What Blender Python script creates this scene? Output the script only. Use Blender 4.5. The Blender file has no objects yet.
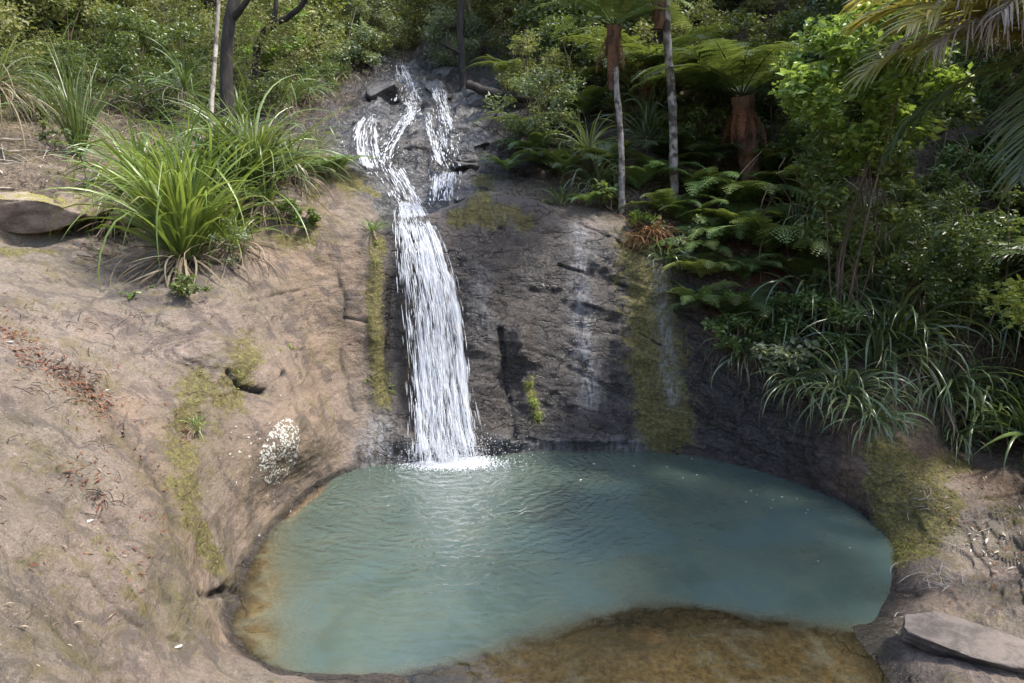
import bpy, math, random
import numpy as np
from mathutils import Vector, Matrix
from mathutils.bvhtree import BVHTree

random.seed(7)
RNG = np.random.default_rng(11)
sc = bpy.context.scene
COL = sc.collection
PI = math.pi

# ------------------------------------------------------------------ camera
H = 3.5
PITCH = math.radians(12)
FPX = 683.0
cam_d = bpy.data.cameras.new("camera")
cam = bpy.data.objects.new("camera", cam_d)
COL.objects.link(cam)
cam.location = (0, 0, H)
cam.rotation_euler = (PI/2 - PITCH, 0, 0)
cam_d.sensor_width = 36
cam_d.lens = 36*FPX/1024
cam_d.clip_end = 600
sc.camera = cam
CS, SN = math.cos(PITCH), math.sin(PITCH)

def ray(px, py):
    x = (px-512)/FPX; y = (341.5-py)/FPX
    return Vector((x, CS+y*SN, -SN+y*CS))
def PY(px, py, Y):
    d = ray(px, py); t = Y/d.y
    return (d.x*t, Y, H+d.z*t)
def PZ(px, py, z):
    d = ray(px, py); t = (z-H)/d.z
    return (d.x*t, d.y*t, z)

# ------------------------------------------------------------------ world and sun
SUN_EL, SUN_AZ = math.radians(60), math.radians(95)     # azimuth from +Y towards +X
w = bpy.data.worlds.new("World"); sc.world = w; w.use_nodes = True
nt = w.node_tree
sky = nt.nodes.new("ShaderNodeTexSky"); sky.sky_type = 'NISHITA'; sky.sun_disc = False
sky.sun_elevation = SUN_EL; sky.sun_rotation = SUN_AZ
sky.air_density = 1.0; sky.dust_density = 2.5; sky.ozone_density = 1.0
nt.links.new(sky.outputs[0], nt.nodes["Background"].inputs[0])
nt.nodes["Background"].inputs[1].default_value = 0.15
sd = bpy.data.lights.new("sun", 'SUN'); sd.energy = 2.0; sd.angle = math.radians(5); sd.color = (1, .95, .87)
so = bpy.data.objects.new("sun", sd); COL.objects.link(so)
sv = Vector((math.sin(SUN_AZ)*math.cos(SUN_EL), math.cos(SUN_AZ)*math.cos(SUN_EL), math.sin(SUN_EL)))
so.rotation_euler = sv.to_track_quat('Z', 'Y').to_euler()
so.location = (0, 0, 30)
sc.view_settings.view_transform = 'Standard'
sc.view_settings.look = 'None'
sc.view_settings.exposure = 1.95
sc.view_settings.gamma = 1.0
try:
    sc.cycles.max_bounces = 8; sc.cycles.transparent_max_bounces = 12
    sc.cycles.diffuse_bounces = 4; sc.cycles.glossy_bounces = 3; sc.cycles.transmission_bounces = 5
    sc.cycles.caustics_reflective = False; sc.cycles.caustics_refractive = False
except Exception:
    pass

# ------------------------------------------------------------------ numpy noise
def _hash(ix, iy, iz, seed):
    h = (ix*374761393 + iy*668265263 + iz*2147483647 + seed*1274126177) & 0xffffffff
    h = ((h ^ (h >> 13)) * 1274126177) & 0xffffffff
    h = ((h ^ (h >> 16)) * 2246822519) & 0xffffffff
    return ((h ^ (h >> 15)) & 0xffffff) / float(0xffffff)
def vnoise(p, seed=0):
    f = np.floor(p); i = f.astype(np.int64) + 10000
    t = p-f; t = t*t*t*(t*(t*6-15)+10)
    r = 0
    for a in (0, 1):
        for b in (0, 1):
            for c in (0, 1):
                wgt = (t[:, 0] if a else 1-t[:, 0])*(t[:, 1] if b else 1-t[:, 1])*(t[:, 2] if c else 1-t[:, 2])
                r = r + wgt*_hash(i[:, 0]+a, i[:, 1]+b, i[:, 2]+c, seed)
    return r*2-1
def fbm(p, oct=4, seed=0, ridged=False):
    r = 0; a = 1; tot = 0; q = p.copy()
    for k in range(oct):
        n = vnoise(q, seed+k*17)
        if ridged: n = 1-2*np.abs(n)
        r = r+a*n; tot += a; a *= .5; q = q*2.03+13.7
    return r/tot
def sstep(a, b, x):
    t = np.clip((x-a)/(b-a), 0, 1); return t*t*(3-2*t)

# ------------------------------------------------------------------ mesh helper
def make_mesh(name, V, F, mat=None, attrs=None, smooth=False):
    V = np.asarray(V, dtype=np.float32).reshape(-1, 3); F = np.asarray(F, dtype=np.int32)
    me = bpy.data.meshes.new(name)
    n = F.shape[1]
    me.vertices.add(len(V)); me.vertices.foreach_set("co", V.ravel())
    me.loops.add(F.size); me.loops.foreach_set("vertex_index", F.ravel())
    me.polygons.add(len(F))
    me.polygons.foreach_set("loop_start", np.arange(0, F.size, n, dtype=np.int32))
    me.polygons.foreach_set("loop_total", np.full(len(F), n, dtype=np.int32))
    if smooth: me.polygons.foreach_set("use_smooth", np.ones(len(F), dtype=bool))
    me.update(calc_edges=True)
    for k, a in (attrs or {}).items():
        at = me.attributes.new(k, 'FLOAT', 'POINT')
        at.data.foreach_set("value", np.asarray(a, dtype=np.float32))
    if mat: me.materials.append(mat)
    return me
def link(name, me, parent=None, loc=None, rot=None, scale=None):
    o = bpy.data.objects.new(name, me); COL.objects.link(o)
    if parent: o.parent = parent
    if loc is not None: o.location = loc
    if rot is not None: o.rotation_euler = rot
    if scale is not None: o.scale = (scale,)*3 if not hasattr(scale, '__len__') else scale
    return o
def tag(o, label=None, cat=None, group=None, kind=None):
    if label: o["label"] = label
    if cat: o["category"] = cat
    if group: o["group"] = group
    if kind: o["kind"] = kind
    return o
def thing(name, label, cat, loc, rotz=0, scale=1.0, group=None):
    o = bpy.data.objects.new(name, None); COL.objects.link(o)
    o.empty_display_size = .2
    o.location = loc; o.rotation_euler = (0, 0, rotz); o.scale = (scale,)*3
    return tag(o, label, cat, group)
def copy_thing(src, label, cat, loc, rotz, scale, group=None):
    r = src.copy(); COL.objects.link(r)
    r.location = loc; r.rotation_euler = (0, 0, rotz); r.scale = (scale,)*3
    for k in ("label", "category", "group"):
        if k in r: del r[k]
    tag(r, label, cat, group)
    for ch in src.children:
        c = ch.copy(); COL.objects.link(c); c.parent = r
        for g in ch.children:
            d = g.copy(); COL.objects.link(d); d.parent = c
    return r

# ------------------------------------------------------------------ node helpers
class NT:
    def __init__(s, name):
        s.m = bpy.data.materials.new(name); s.m.use_nodes = True
        s.t = s.m.node_tree; s.t.nodes.clear()
        s.out = s.t.nodes.new("ShaderNodeOutputMaterial")
    def n(s, typ, **kw):
        nd = s.t.nodes.new(typ)
        for k, v in kw.items(): setattr(nd, k, v)
        return nd
    def l(s, a, b): s.t.links.new(a, b)
    def val(s, x, sock):
        if isinstance(x, (int, float)): sock.default_value = x
        elif isinstance(x, (tuple, list)): sock.default_value = tuple(x)+((1,) if len(x) == 3 and sock.type == 'RGBA' else ())
        else: s.l(x, sock)
    def math(s, op, a, b=0.0, clamp=False):
        nd = s.n("ShaderNodeMath", operation=op, use_clamp=clamp)
        s.val(a, nd.inputs[0]); s.val(b, nd.inputs[1]); return nd.outputs[0]
    def mix(s, f, a, b, blend='MIX'):
        nd = s.n("ShaderNodeMix", data_type='RGBA', blend_type=blend)
        s.val(f, nd.inputs[0]); s.val(a, nd.inputs[6]); s.val(b, nd.inputs[7]); return nd.outputs[2]
    def noise(s, scale, detail=4, rough=.55, vec=None, dist=0.0):
        nd = s.n("ShaderNodeTexNoise"); nd.inputs["Scale"].default_value = scale
        nd.inputs["Detail"].default_value = detail; nd.inputs["Roughness"].default_value = rough
        nd.inputs["Distortion"].default_value = dist
        if vec is not None: s.l(vec, nd.inputs["Vector"])
        return nd.outputs["Fac"]
    def map(s, vec, scale=(1, 1, 1), rot=(0, 0, 0)):
        nd = s.n("ShaderNodeMapping"); nd.inputs["Scale"].default_value = scale; nd.inputs["Rotation"].default_value = rot
        s.l(vec, nd.inputs["Vector"]); return nd.outputs[0]
    def rng(s, x, a, b, c=0, d=1, smooth=True):
        nd = s.n("ShaderNodeMapRange"); nd.interpolation_type = 'SMOOTHSTEP' if smooth else 'LINEAR'
        s.val(x, nd.inputs[0])
        for i, v in zip((1, 2, 3, 4), (a, b, c, d)): nd.inputs[i].default_value = v
        return nd.outputs[0]
    def attr(s, name):
        nd = s.n("ShaderNodeAttribute"); nd.attribute_name = name; return nd.outputs["Fac"]
    def bump(s, h, strength, dist, normal=None):
        nd = s.n("ShaderNodeBump"); nd.inputs["Strength"].default_value = strength; nd.inputs["Distance"].default_value = dist
        s.l(h, nd.inputs["Height"])
        if normal: s.l(normal, nd.inputs["Normal"])
        return nd.outputs[0]
    def geo(s): return s.n("ShaderNodeNewGeometry").outputs["Position"]
    def obj(s): return s.n("ShaderNodeTexCoord").outputs["Object"]

def leafmat(name, c1, c2, trans=.35, rough=.42, spec=.45, c3=None, hue=.02, tint=None):
    """leaf colour varies leaf by leaf (attribute var) and plant by plant"""
    g = NT(name)
    v = g.attr("var")
    r = g.n("ShaderNodeValToRGB"); g.l(v, r.inputs[0])
    r.color_ramp.elements[0].color = (*c1, 1); r.color_ramp.elements[0].position = 0
    r.color_ramp.elements[1].color = (*c2, 1); r.color_ramp.elements[1].position = .9 if c3 else 1
    if c3:
        e = r.color_ramp.elements.new(1.0); e.color = (*c3, 1)
        r.color_ramp.elements[1].position = .9
    oi = g.n("ShaderNodeObjectInfo").outputs["Random"]
    hs = g.n("ShaderNodeHueSaturation")
    g.l(g.rng(oi, 0, 1, .5-hue, .5+hue, False), hs.inputs["Hue"])
    g.l(g.rng(g.math('FRACT', g.math('MULTIPLY', oi, 7.31)), 0, 1, .78, 1.2, False), hs.inputs["Value"])
    hs.inputs["Saturation"].default_value = .92
    g.l(r.outputs[0], hs.inputs["Color"])
    nz = g.noise(30, 2, vec=g.obj())
    colr = g.mix(.35, hs.outputs[0], g.mix(nz, (.0, .0, .0), hs.outputs[0]), 'MIX')
    p = g.n("ShaderNodeBsdfPrincipled"); g.l(colr, p.inputs["Base Color"])
    p.inputs["Roughness"].default_value = rough; p.inputs["Specular IOR Level"].default_value = spec
    tr = g.n("ShaderNodeBsdfTranslucent")
    g.l(g.mix(.5, colr, tint or (.25, .3, .03), 'MIX'), tr.inputs[0])
    m = g.n("ShaderNodeMixShader"); m.inputs[0].default_value = trans
    g.l(p.outputs[0], m.inputs[1]); g.l(tr.outputs[0], m.inputs[2]); g.l(m.outputs[0], g.out.inputs[0])
    return g.m

def barkmat(name, c1, c2, scale=12, stretch=.25, c3=None):
    g = NT(name); v = g.map(g.obj(), (1, 1, stretch))
    f = g.rng(g.noise(scale, 6, .65, v), .35, .65)
    c = g.mix(f, c1, c2)
    if c3: c = g.mix(g.rng(g.noise(scale*.5, 3, .6, g.obj()), .52, .6), c, c3)
    p = g.n("ShaderNodeBsdfPrincipled"); g.l(c, p.inputs["Base Color"]); p.inputs["Roughness"].default_value = .85
    g.l(g.bump(g.noise(scale*2, 6, .7, v), .8, .02), p.inputs["Normal"])
    g.l(p.outputs[0], g.out.inputs[0]); return g.m

# ------------------------------------------------------------------ ROCK BASIN TERRAIN (loft of profiles around the pool)
def W(x, y, z): return (x, y, z)
PR = [
 [PZ(262,662,0),PZ(215,668,.35),PZ(160,672,.7),PZ(95,676,1.0),PZ(25,680,1.3),W(-3.8,2.2,1.9),W(-8,1.5,3.9),W(-18,0,9),W(-45,-10,24)],
 [PZ(238,625,0),PZ(205,610,.42),PZ(150,590,.82),PZ(85,575,1.15),PZ(10,560,1.5),W(-4.6,3.4,2.3),W(-8.5,3.5,4.3),W(-19,4,10),W(-45,2,26)],
 [PZ(248,570,0),PZ(212,540,.5),PZ(175,510,.92),PZ(110,470,1.4),PZ(20,440,1.8),W(-5.4,5,2.7),W(-9,5.5,4.6),W(-19,8,11),W(-45,12,28)],
 [PZ(285,512,0),PZ(245,465,.8),PZ(205,415,1.35),PZ(150,360,1.85),PZ(40,320,2.35),W(-6.8,7.6,3.35),W(-10,9,5.3),W(-19,14,12),W(-45,25,30)],
 [PZ(330,480,0),PZ(290,430,.95),PZ(250,370,1.62),PZ(215,320,2.15),PZ(130,255,2.75),PY(70,200,9.4),PY(40,100,12.5),W(-17,22,12),W(-40,45,30)],
 [PZ(362,468,0),PY(337,400,8.75),PY(318,330,9.0),PY(295,260,9.25),PY(262,195,9.8),PY(230,150,11.5),PY(210,95,15),PY(205,10,24),PY(190,-150,55)],
 [PZ(385,464,0),PY(383,400,9.05),PY(385,320,9.35),PY(378,245,9.7),PY(348,185,10.7),PY(325,140,13),PY(330,85,17.5),PY(340,5,28),PY(340,-120,60)],
 [PZ(430,461,0),PY(430,390,9.15),PY(425,300,9.55),PY(417,225,9.95),PY(405,200,11.0),PY(395,150,13),PY(395,95,17),PY(402,55,22),PY(405,-60,60)],
 [PZ(490,455,0),PY(490,390,9.2),PY(480,300,9.55),PY(465,222,10.1),PY(455,200,11.2),PY(458,150,13),PY(465,100,17),PY(480,30,26),PY(480,-100,60)],
 [PZ(560,450,0),PY(560,380,9.35),PY(556,300,9.75),PY(550,225,10.3),PY(545,195,11.3),PY(545,140,13.5),PY(550,60,18),PY(560,-20,28),PY(560,-150,60)],
 [PZ(640,451,0),PY(640,380,9.3),PY(635,300,9.7),PY(630,238,10.15),PY(640,200,11),PY(655,130,13.5),PY(670,40,18),PY(690,-80,28),PY(700,-250,60)],
 [PZ(700,457,0),PY(703,400,8.98),PY(700,352,9.2),PY(715,300,9.7),PY(735,240,10.5),PY(760,160,12.4),PY(790,60,15.5),PY(840,-80,24),PY(880,-300,50)],
 [PZ(770,474,0),PY(774,425,8.35),PY(775,385,8.55),PY(798,325,9.2),PY(835,250,10.2),PY(880,160,11.8),PY(940,40,14),PY(1020,-120,20),PY(1200,-400,40)],
 [PZ(840,502,0),PY(848,460,7.52),PY(860,430,7.7),PY(895,375,8.2),PY(940,300,9.1),PY(1000,220,10.4),PY(1080,100,12.5),W(18,18,13),W(42,34,28)],
 [PZ(885,535,0),PZ(900,508,.2),PZ(925,478,.38),PZ(970,440,.55),PZ(1020,400,.9),W(6.6,8.4,2.2),W(9.5,9.5,4.6),W(19,13,12),W(44,20,28)],
 [PZ(893,570,0),PZ(928,562,.12),PZ(965,548,.2),PZ(1010,530,.32),W(5.3,6.3,.6),W(6.9,6.4,1.7),W(9.5,6.7,4),W(19,6,11),W(44,6,27)],
 [PZ(882,603,0),PZ(922,615,.1),PZ(965,628,.16),PZ(1020,640,.25),W(4.7,4.5,.5),W(6.2,4.2,1.5),W(9,4,3.3),W(19,0,9),W(44,-5,25)],
 [PZ(866,624,-.01),PZ(905,652,.08),PZ(955,680,.14),W(3.9,3.2,.25),W(4.6,2.6,.5),W(5.6,1.6,1.0),W(8,0,2),W(16,-8,6),W(36,-30,18)],
 [PZ(800,618,-.07),PZ(815,670,-.10),W(2.5,3.5,-.08),W(2.6,2.8,-.04),W(2.8,2,.2),W(3.1,1.2,.6),W(4,-2,1.4),W(8,-14,3),W(18,-44,9)],
 [PZ(640,604,-.06),PZ(640,640,-.035),PZ(640,683,-.07),W(1.0,3.2,-.06),W(1.0,2.5,.5),W(1.0,1.5,1.4),W(1.2,-1,1.9),W(3,-14,3),W(6,-45,8)],
 [PZ(500,642,-.06),PZ(500,664,-.06),PZ(500,700,-.06),W(0,3.2,-.02),W(0,2.5,.5),W(0,1.3,1.6),W(-.4,-1.5,2.0),W(-2,-14,4),W(-6,-45,11)],
 [PZ(350,672,-.06),PZ(335,688,.06),W(-1.1,3.7,.2),W(-1.2,3.2,.5),W(-1.3,2.4,1.0),W(-1.6,1.2,1.75),W(-2.6,-1.5,2.4),W(-9,-14,7),W(-22,-42,18)],
]
NP = len(PR)
rim = np.array([p[0] for p in PR])
cen = np.array(PZ(590, 545, 0)); cen[2] = 0
ctrl = []
# underwater: shoaling slowly on the near left, steep at the back
for i, p in enumerate(PR):
    r = np.array(p[0]); row = []
    slow = {0: 1.1, 1: 1.2, 2: 1.2, 3: .8, 4: .35, 19: 0, 20: 0, 21: .3}.get(i, 0.0)
    if i in (8, 9): slow = .25
    d92, d75, d45 = -.75+.55*slow, -1.5+.85*slow, -1.9+.5*slow
    if i in (17, 18): d92, d75, d45 = -.16, -.55, -1.4
    if i in (19, 20): d92, d75, d45 = -.15, -.5, -1.35
    for f, z in ((0.0, -2.0), (.45, d45), (.75, d75), (.93, d92)):
        q = cen+(r-cen)*f; row.append((q[0], q[1], z))
    ctrl.append(row+list(p))
C = np.array(ctrl)                       # NP x 13 x 3
seg = [6, 10, 16, 14, 70, 66, 66, 66, 44, 34, 20, 12]
ANG = 38
def cr(a, b, c, d, t):
    return .5*((2*b)+(-a+c)*t+(2*a-5*b+4*c-d)*t*t+(-a+3*b-3*c+d)*t**3)
rows = []
cols = []
dl = np.maximum(np.linalg.norm(C[:, 1:]-C[:, :-1], axis=2), 1e-3)[..., None]     # NP x 12 x 1
vel = (C[:, 1:]-C[:, :-1])/dl
tan_ = np.empty_like(C); tan_[:, 0] = vel[:, 0]; tan_[:, -1] = vel[:, -1]
tan_[:, 1:-1] = (vel[:, 1:]*dl[:, :-1]+vel[:, :-1]*dl[:, 1:])/(dl[:, :-1]+dl[:, 1:])
for j, ns in enumerate(seg):
    for k in range(ns):
        t = k/ns; h00 = 2*t**3-3*t*t+1; h10 = t**3-2*t*t+t; h01 = -2*t**3+3*t*t; h11 = t**3-t*t
        cols.append(h00*C[:, j]+h10*dl[:, j]*tan_[:, j]+h01*C[:, j+1]+h11*dl[:, j]*tan_[:, j+1])
cols.append(C[:, -1])
R = np.stack(cols, axis=1)               # NP x M x 3
M = R.shape[1]
G = np.zeros((NP*ANG, M, 3))
for i in range(NP):
    a, b, c, d = R[(i-1) % NP], R[i], R[(i+1) % NP], R[(i+2) % NP]
    for k in range(ANG): G[i*ANG+k] = cr(a, b, c, d, k/ANG)
NA = NP*ANG
def gnorm(G):
    du = np.roll(G, -1, 0)-np.roll(G, 1, 0)
    dv = np.empty_like(G); dv[:, 1:-1] = G[:, 2:]-G[:, :-2]; dv[:, 0] = G[:, 1]-G[:, 0]; dv[:, -1] = G[:, -1]-G[:, -2]
    n = np.cross(dv, du); l = np.linalg.norm(n, axis=2, keepdims=True); n = n/np.maximum(l, 1e-9)
    n[n[:, :, 2].mean() < 0] *= 1
    return n
N0 = gnorm(G)
if N0[:, 60:, 2].mean() < 0: N0 = -N0
N0[:, 0] = (0, 0, 1)
P = G.reshape(-1, 3); Nn = N0.reshape(-1, 3)
dist = np.linalg.norm(P[:, :2]-cen[:2], axis=1)

def blob(Pn, c, r):
    r = np.array(r if hasattr(r, '__len__') else (r, r, r), dtype=float)
    d2 = (((Pn-np.array(c))/r)**2).sum(1)
    return np.exp(-d2)
# coarse pass so that feature points can be found on the smooth surface
def build_bvh(Pv):
    idx = np.arange(NA*M).reshape(NA, M)
    a = idx[:, :-1]; b = np.roll(idx, -1, 0)[:, :-1]; c = np.roll(idx, -1, 0)[:, 1:]; d = idx[:, 1:]
    F = np.stack([a, d, c, b], -1).reshape(-1, 4)
    return BVHTree.FromPolygons([tuple(v) for v in Pv.tolist()], F.tolist(), all_triangles=False), F
bvh, FACES = build_bvh(P)
def hit(px, py):
    d = ray(px, py).normalized()
    h = bvh.ray_cast(Vector((0, 0, H)), d, 500)
    if h[0] is None: return Vector(PY(px, py, 30)), Vector((0, 0, 1))
    n = h[1]
    if n.dot(d) > 0: n = -n
    return h[0], n
def ground(x, y, top=80):
    h = bvh.ray_cast(Vector((x, y, top)), Vector((0, 0, -1)), 200)
    return h[0].z if h[0] is not None else 0.0

wallm = sstep(.85, .45, Nn[:, 2])*sstep(-.05, .1, P[:, 2])
back = wallm*sstep(6.8, 8.2, P[:, 1])*sstep(14, 10.8, P[:, 1])
above = sstep(-.25, .25, P[:, 2])
wl = 1-.55*np.exp(-(P[:, 2]/.08)**2)*(P[:, 0] > -2.2)*(dist < 4.6)   # keep the waterline calm
disp = .10*fbm(P*.8, 4, 1)+.055*fbm(P*np.array((2.2, 2.2, 3.0)), 4, 5)+.012*(1-.6*wallm*(P[:, 0] < -1.2))*fbm(P*7, 4, 9, True)+.006*fbm(P*26, 3, 23)
pl_ = fbm(P*np.array((.7, .7, 1.6))+3, 4, 91)*7; pf_ = np.floor(pl_); disp += .034*(pf_+sstep(.82, 1.0, pl_-pf_))*sstep(9, 6, dist)*above*.7*(1-.85*wallm)
disp *= (.35+.65*above)
# strata on the back wall: tilted beds with sharp lips
q = P[:, 2]+.42*P[:, 0]+.26*fbm(P*1.1, 4, 31)
for per, amp in ((.71, .034), (.26, .016)):
    fr = (q/per) % 1.0
    disp += back*sstep(-2.4, -.6, P[:, 0])*(.4+.8*np.abs(fbm(P*.8, 2, 33)))*1.6*amp*(sstep(0, .82, fr)-sstep(.9, 1.0, fr)-.5)
# vertical flutes
disp += back*.07*fbm(np.stack([P[:, 0]*2.3, P[:, 1]*.6, P[:, 2]*.35], 1), 3, 41)
# blocky upper cascade
upc = sstep(11, 13, P[:, 1])*sstep(32, 24, P[:, 1])*np.exp(-((P[:, 0]+P[:, 1]*.135)/3.2)**2)
blk = fbm(P*np.array((.9, .7, 1.6)), 5, 51, True)
q2 = P[:, 2]+.35*fbm(P*.7, 3, 58); fr2 = (q2/.55) % 1.0
disp += upc*(.3*blk+.12*fbm(P*2.2, 3, 60, True)+.16*(sstep(0, .8, fr2)-sstep(.9, 1, fr2)-.5)+.05*fbm(P*4, 3, 59, True))
disp += sstep(9, 16, dist)*.35*fbm(P*.5, 3, 61)
bumps = [  # (px, py, radius, amount) bosses and hollows of the rock
 (505, 215, (.75, .5, .28), .27), (470, 212, (.4, .4, .2), .12), (60, 196, (1.5, .6, .3), .42), (20, 225, (1.2, .35, .14), -.42), (90, 222, (.7, .3, .12), -.2), (140, 205, (.7, .5, .3), .15),
 (245, 395, (.22, .3, .2), -.16), (262, 372, (.25, .2, .16), .06), (190, 430, (.12, .2, .3), -.14), (510, 400, (.2, .35, .7), -.08), (520, 340, (.12, .3, .3), .16),
 (528, 400, (.1, .3, .3), .08), (395, 330, (.13, .5, 1.2), -.16), (375, 330, (.1, .4, 1.0), .06), (585, 300, (.3, .4, 1.1), .07), (650, 330, (.25, .4, 1.1), .09),
 (455, 400, (.25, .3, .5), .06), (410, 440, (.35, .3, .2), .14), (500, 440, (.4, .3, .16), .12), (590, 440, (.6, .3, .07), .10), (910, 500, (.35, .4, .3), .14),
 (225, 575, (.18, .14, .1), .09), (225, 592, (.22, .05, .05), -.08), (30, 500, (.7, .9, .5), -.06), (100, 440, (.3, .6, .3), -.06), (150, 520, (.4, .6, .4), .05),
 (930, 600, (.5, .12, .1), .04), (650, 635, (.26, .2, .1), .05), (670, 660, (.3, .15, .1), -.04), (340, 170, (.8, .6, .3), .15), (300, 225, (.4, .3, .3), .12),
]
for px, py, r, a in bumps:
    h, n = hit(px, py); disp += a*blob(P, h, r)
disp *= wl
P2 = P+Nn*disp[:, None]
G2 = P2.reshape(NA, M, 3)
bvh, FACES = build_bvh(P2)
N2 = gnorm(G2).reshape(-1, 3)
if N2[:, 2].mean() < 0: N2 = -N2

def poly_mask(pts, r):
    """gaussian distance to a polyline laid over the rock"""
    hs = [np.array(hit(*p)[0]) for p in pts]; best = np.full(len(P2), 1e9)
    for a, b in zip(hs[:-1], hs[1:]):
        ab = b-a; t = np.clip(((P2-a)@ab)/max(1e-9, ab@ab), 0, 1)
        best = np.minimum(best, ((P2-(a+t[:, None]*ab))**2).sum(1))
    return np.exp(-best/r**2)
X, Y, Z = P2[:, 0], P2[:, 1], P2[:, 2]
# crack lines carved into the rock
cracks = [([(228,372),(240,388),(262,392),(285,372)], .022, .09), ([(500,228),(560,265),(620,285),(690,310)], .02, .06), ([(560,215),(600,232),(660,262),(700,290)], .02, .05),
          ([(200,596),(222,592),(240,590)], .03, .08), ([(300,330),(345,318),(380,325)], .015, .03), ([(250,300),(300,290),(350,300)], .015, .03), ([(215,270),(260,300),(300,360)], .02, .03),
          ([(0,325),(60,372),(110,405),(150,460),(178,520)], .10, .06), ([(60,470),(120,520),(170,600)], .03, .03), ([(0,440),(50,452),(110,440),(150,470)], .02, .03), ([(20,560),(90,575),(130,620),(180,640)], .02, .03), ([(330,255),(345,300),(340,360),(355,410)], .02, .035), ([(250,330),(300,350),(350,345)], .018, .03), ([(100,290),(170,330),(230,345)], .02, .025), ([(500,330),(508,390),(515,440)], .03, .08), ([(530,290),(600,310),(660,345)], .018, .045)]
cd = np.zeros(len(P2))
for pts, r, a in cracks: cd += a*poly_mask(pts, r)
P2 = P2-N2*cd[:, None]; crackm = np.clip(cd/.05-.5*poly_mask([(0,325),(60,372),(110,405),(150,460),(178,520)], .12)*1.6, 0, 1)

wet = np.zeros(len(P2)); moss = np.zeros(len(P2)); soil = np.zeros(len(P2)); warm = np.zeros(len(P2)); alg_shade = np.zeros(len(P2)); film_sheen = np.zeros(len(P2))
# wet: waterline fringe (its dark also standing in for undercut shade), back wall right of the fall, upper cascade
wet = np.maximum(wet, np.exp(-(np.clip(Z-.03*fbm(P2*5, 2, 77), 0, 9)/.10)**2)*(dist < 6.5)*1.1)
wet = np.maximum(wet, back*sstep(-1.85, -1.35, X+.15*fbm(P2*1.5, 3, 3)+.0*Z)*sstep(4.6, 3.6, X))
wet = np.maximum(wet, 1.25*sstep(.05, .5, upc))
for pts, r in (([(385,465),(388,330),(392,230),(400,205),(400,170)], .28), ([(420,460),(425,330),(415,230)], .55), ([(400,200),(395,150),(400,70)], .8), ([(440,205),(450,170),(445,100)], .7),
               ([(372,460),(400,440)], .3), ([(460,215),(510,212),(560,225)], .5), ([(480,240),(600,250)], .5)):
    wet = np.maximum(wet, poly_mask(pts, r))
# warm tan faces
for pts, r in (([(300,240),(330,330),(310,420),(270,480)], .7), ([(350,250),(350,350)], .4), ([(130,410),(170,500),(220,640)], .35), ([(960,640),(920,590)], .3), ([(440,250),(480,240),(500,270),(520,350)], .22)):
    warm = np.maximum(warm, poly_mask(pts, r))
# moss, then algae together with painted undercut shade
for pts, r, a in (([(200,380),(180,450),(190,520),(215,560)], .22, .75), ([(250,350),(225,400)], .28, .7), ([(378,240),(373,300),(380,380),(384,400)], .13, .95), ([(405,385),(412,350)], .03, .8), ([(528,385),(535,410)], .07, 1.1),
                  ([(455,217),(500,214),(520,222)], .18, 1.0), ([(485,180),(480,200)], .25, .8), ([(640,250),(650,300),(655,350),(665,430)], .42, .95), ([(620,250),(640,280)], .2, .5), ([(450,290),(462,340)], .06, .6),
                  ([(895,460),(905,500),(900,550)], .3, 1.5), ([(920,480),(940,490),(930,520)], .25, 1.1), ([(930,470),(960,462)], .2, .9), ([(350,180),(375,195)], .12, .9), ([(300,160),(350,182)], .35, .9), ([(280,240),(310,240)], .16, .7),
                  ([(0,252),(50,252)], .14, .9), ([(100,180),(0,150)], .3, .5), ([(185,630),(168,560),(178,500),(200,440),(215,400)], .42, .40), ([(110,540),(130,600)], .3, .42), ([(40,560),(60,600)], .2, .35), ([(320,440),(360,440),(380,415)], .12, .25),
                  ([(880,560),(860,610)], .15, .5), ([(990,500),(1020,520)], .18, .6), ([(310,225),(318,180)], .2, .6), ([(110,215),(60,175),(0,110)], .35, .45), ([(940,510),(960,530)], .15, .35)):
    moss = np.maximum(moss, 1.2*a*poly_mask(pts, r*1.15))
for pts, r, a in (([(230,380),(215,430),(240,470)], .25, .6), ([(0,215),(40,222),(90,222)], .3, 1.0), ([(230,600),(240,560),(262,530),(300,495)], .05, .7), ([(600,600),(480,670),(700,640),(860,640)], .5, .6),  # stroke along the far-left ledge paints the shade of its undercut
                  ([(60,380),(100,410),(140,460),(170,520)], .13, .8), ([(0,420),(40,400)], .15, .5), ([(250,300),(300,280)], .2, .4), ([(270,470),(300,440)], .2, .6), ([(185,620),(170,560),(185,480),(215,400)], .35, .75), ([(0,640),(60,610),(90,660)], .35, .6), ([(20,500),(80,480)], .2, .45), ([(0,660),(40,640)], .3, .4), ([(0,190),(60,215)], .2, .4)):
    alg_shade = np.maximum(alg_shade, a*poly_mask(pts, r))
# thin water films, their pale sky sheen painted into the rock colour
for pts, r, a in (([(580,230),(582,330),(590,400)], .16, .8), ([(655,240),(665,330),(672,400)], .12, .7), ([(480,270),(485,330)], .14, .4), ([(380,430),(372,460),(410,455)], .25, .7), ([(500,445),(560,445),(640,446)], .12, .6),
                  ([(590,210),(585,250)], .2, .4), ([(500,220),(515,228)], .15, .3)):
    film_sheen = np.maximum(film_sheen, a*poly_mask(pts, r))
veg = np.zeros(len(P2))
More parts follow.
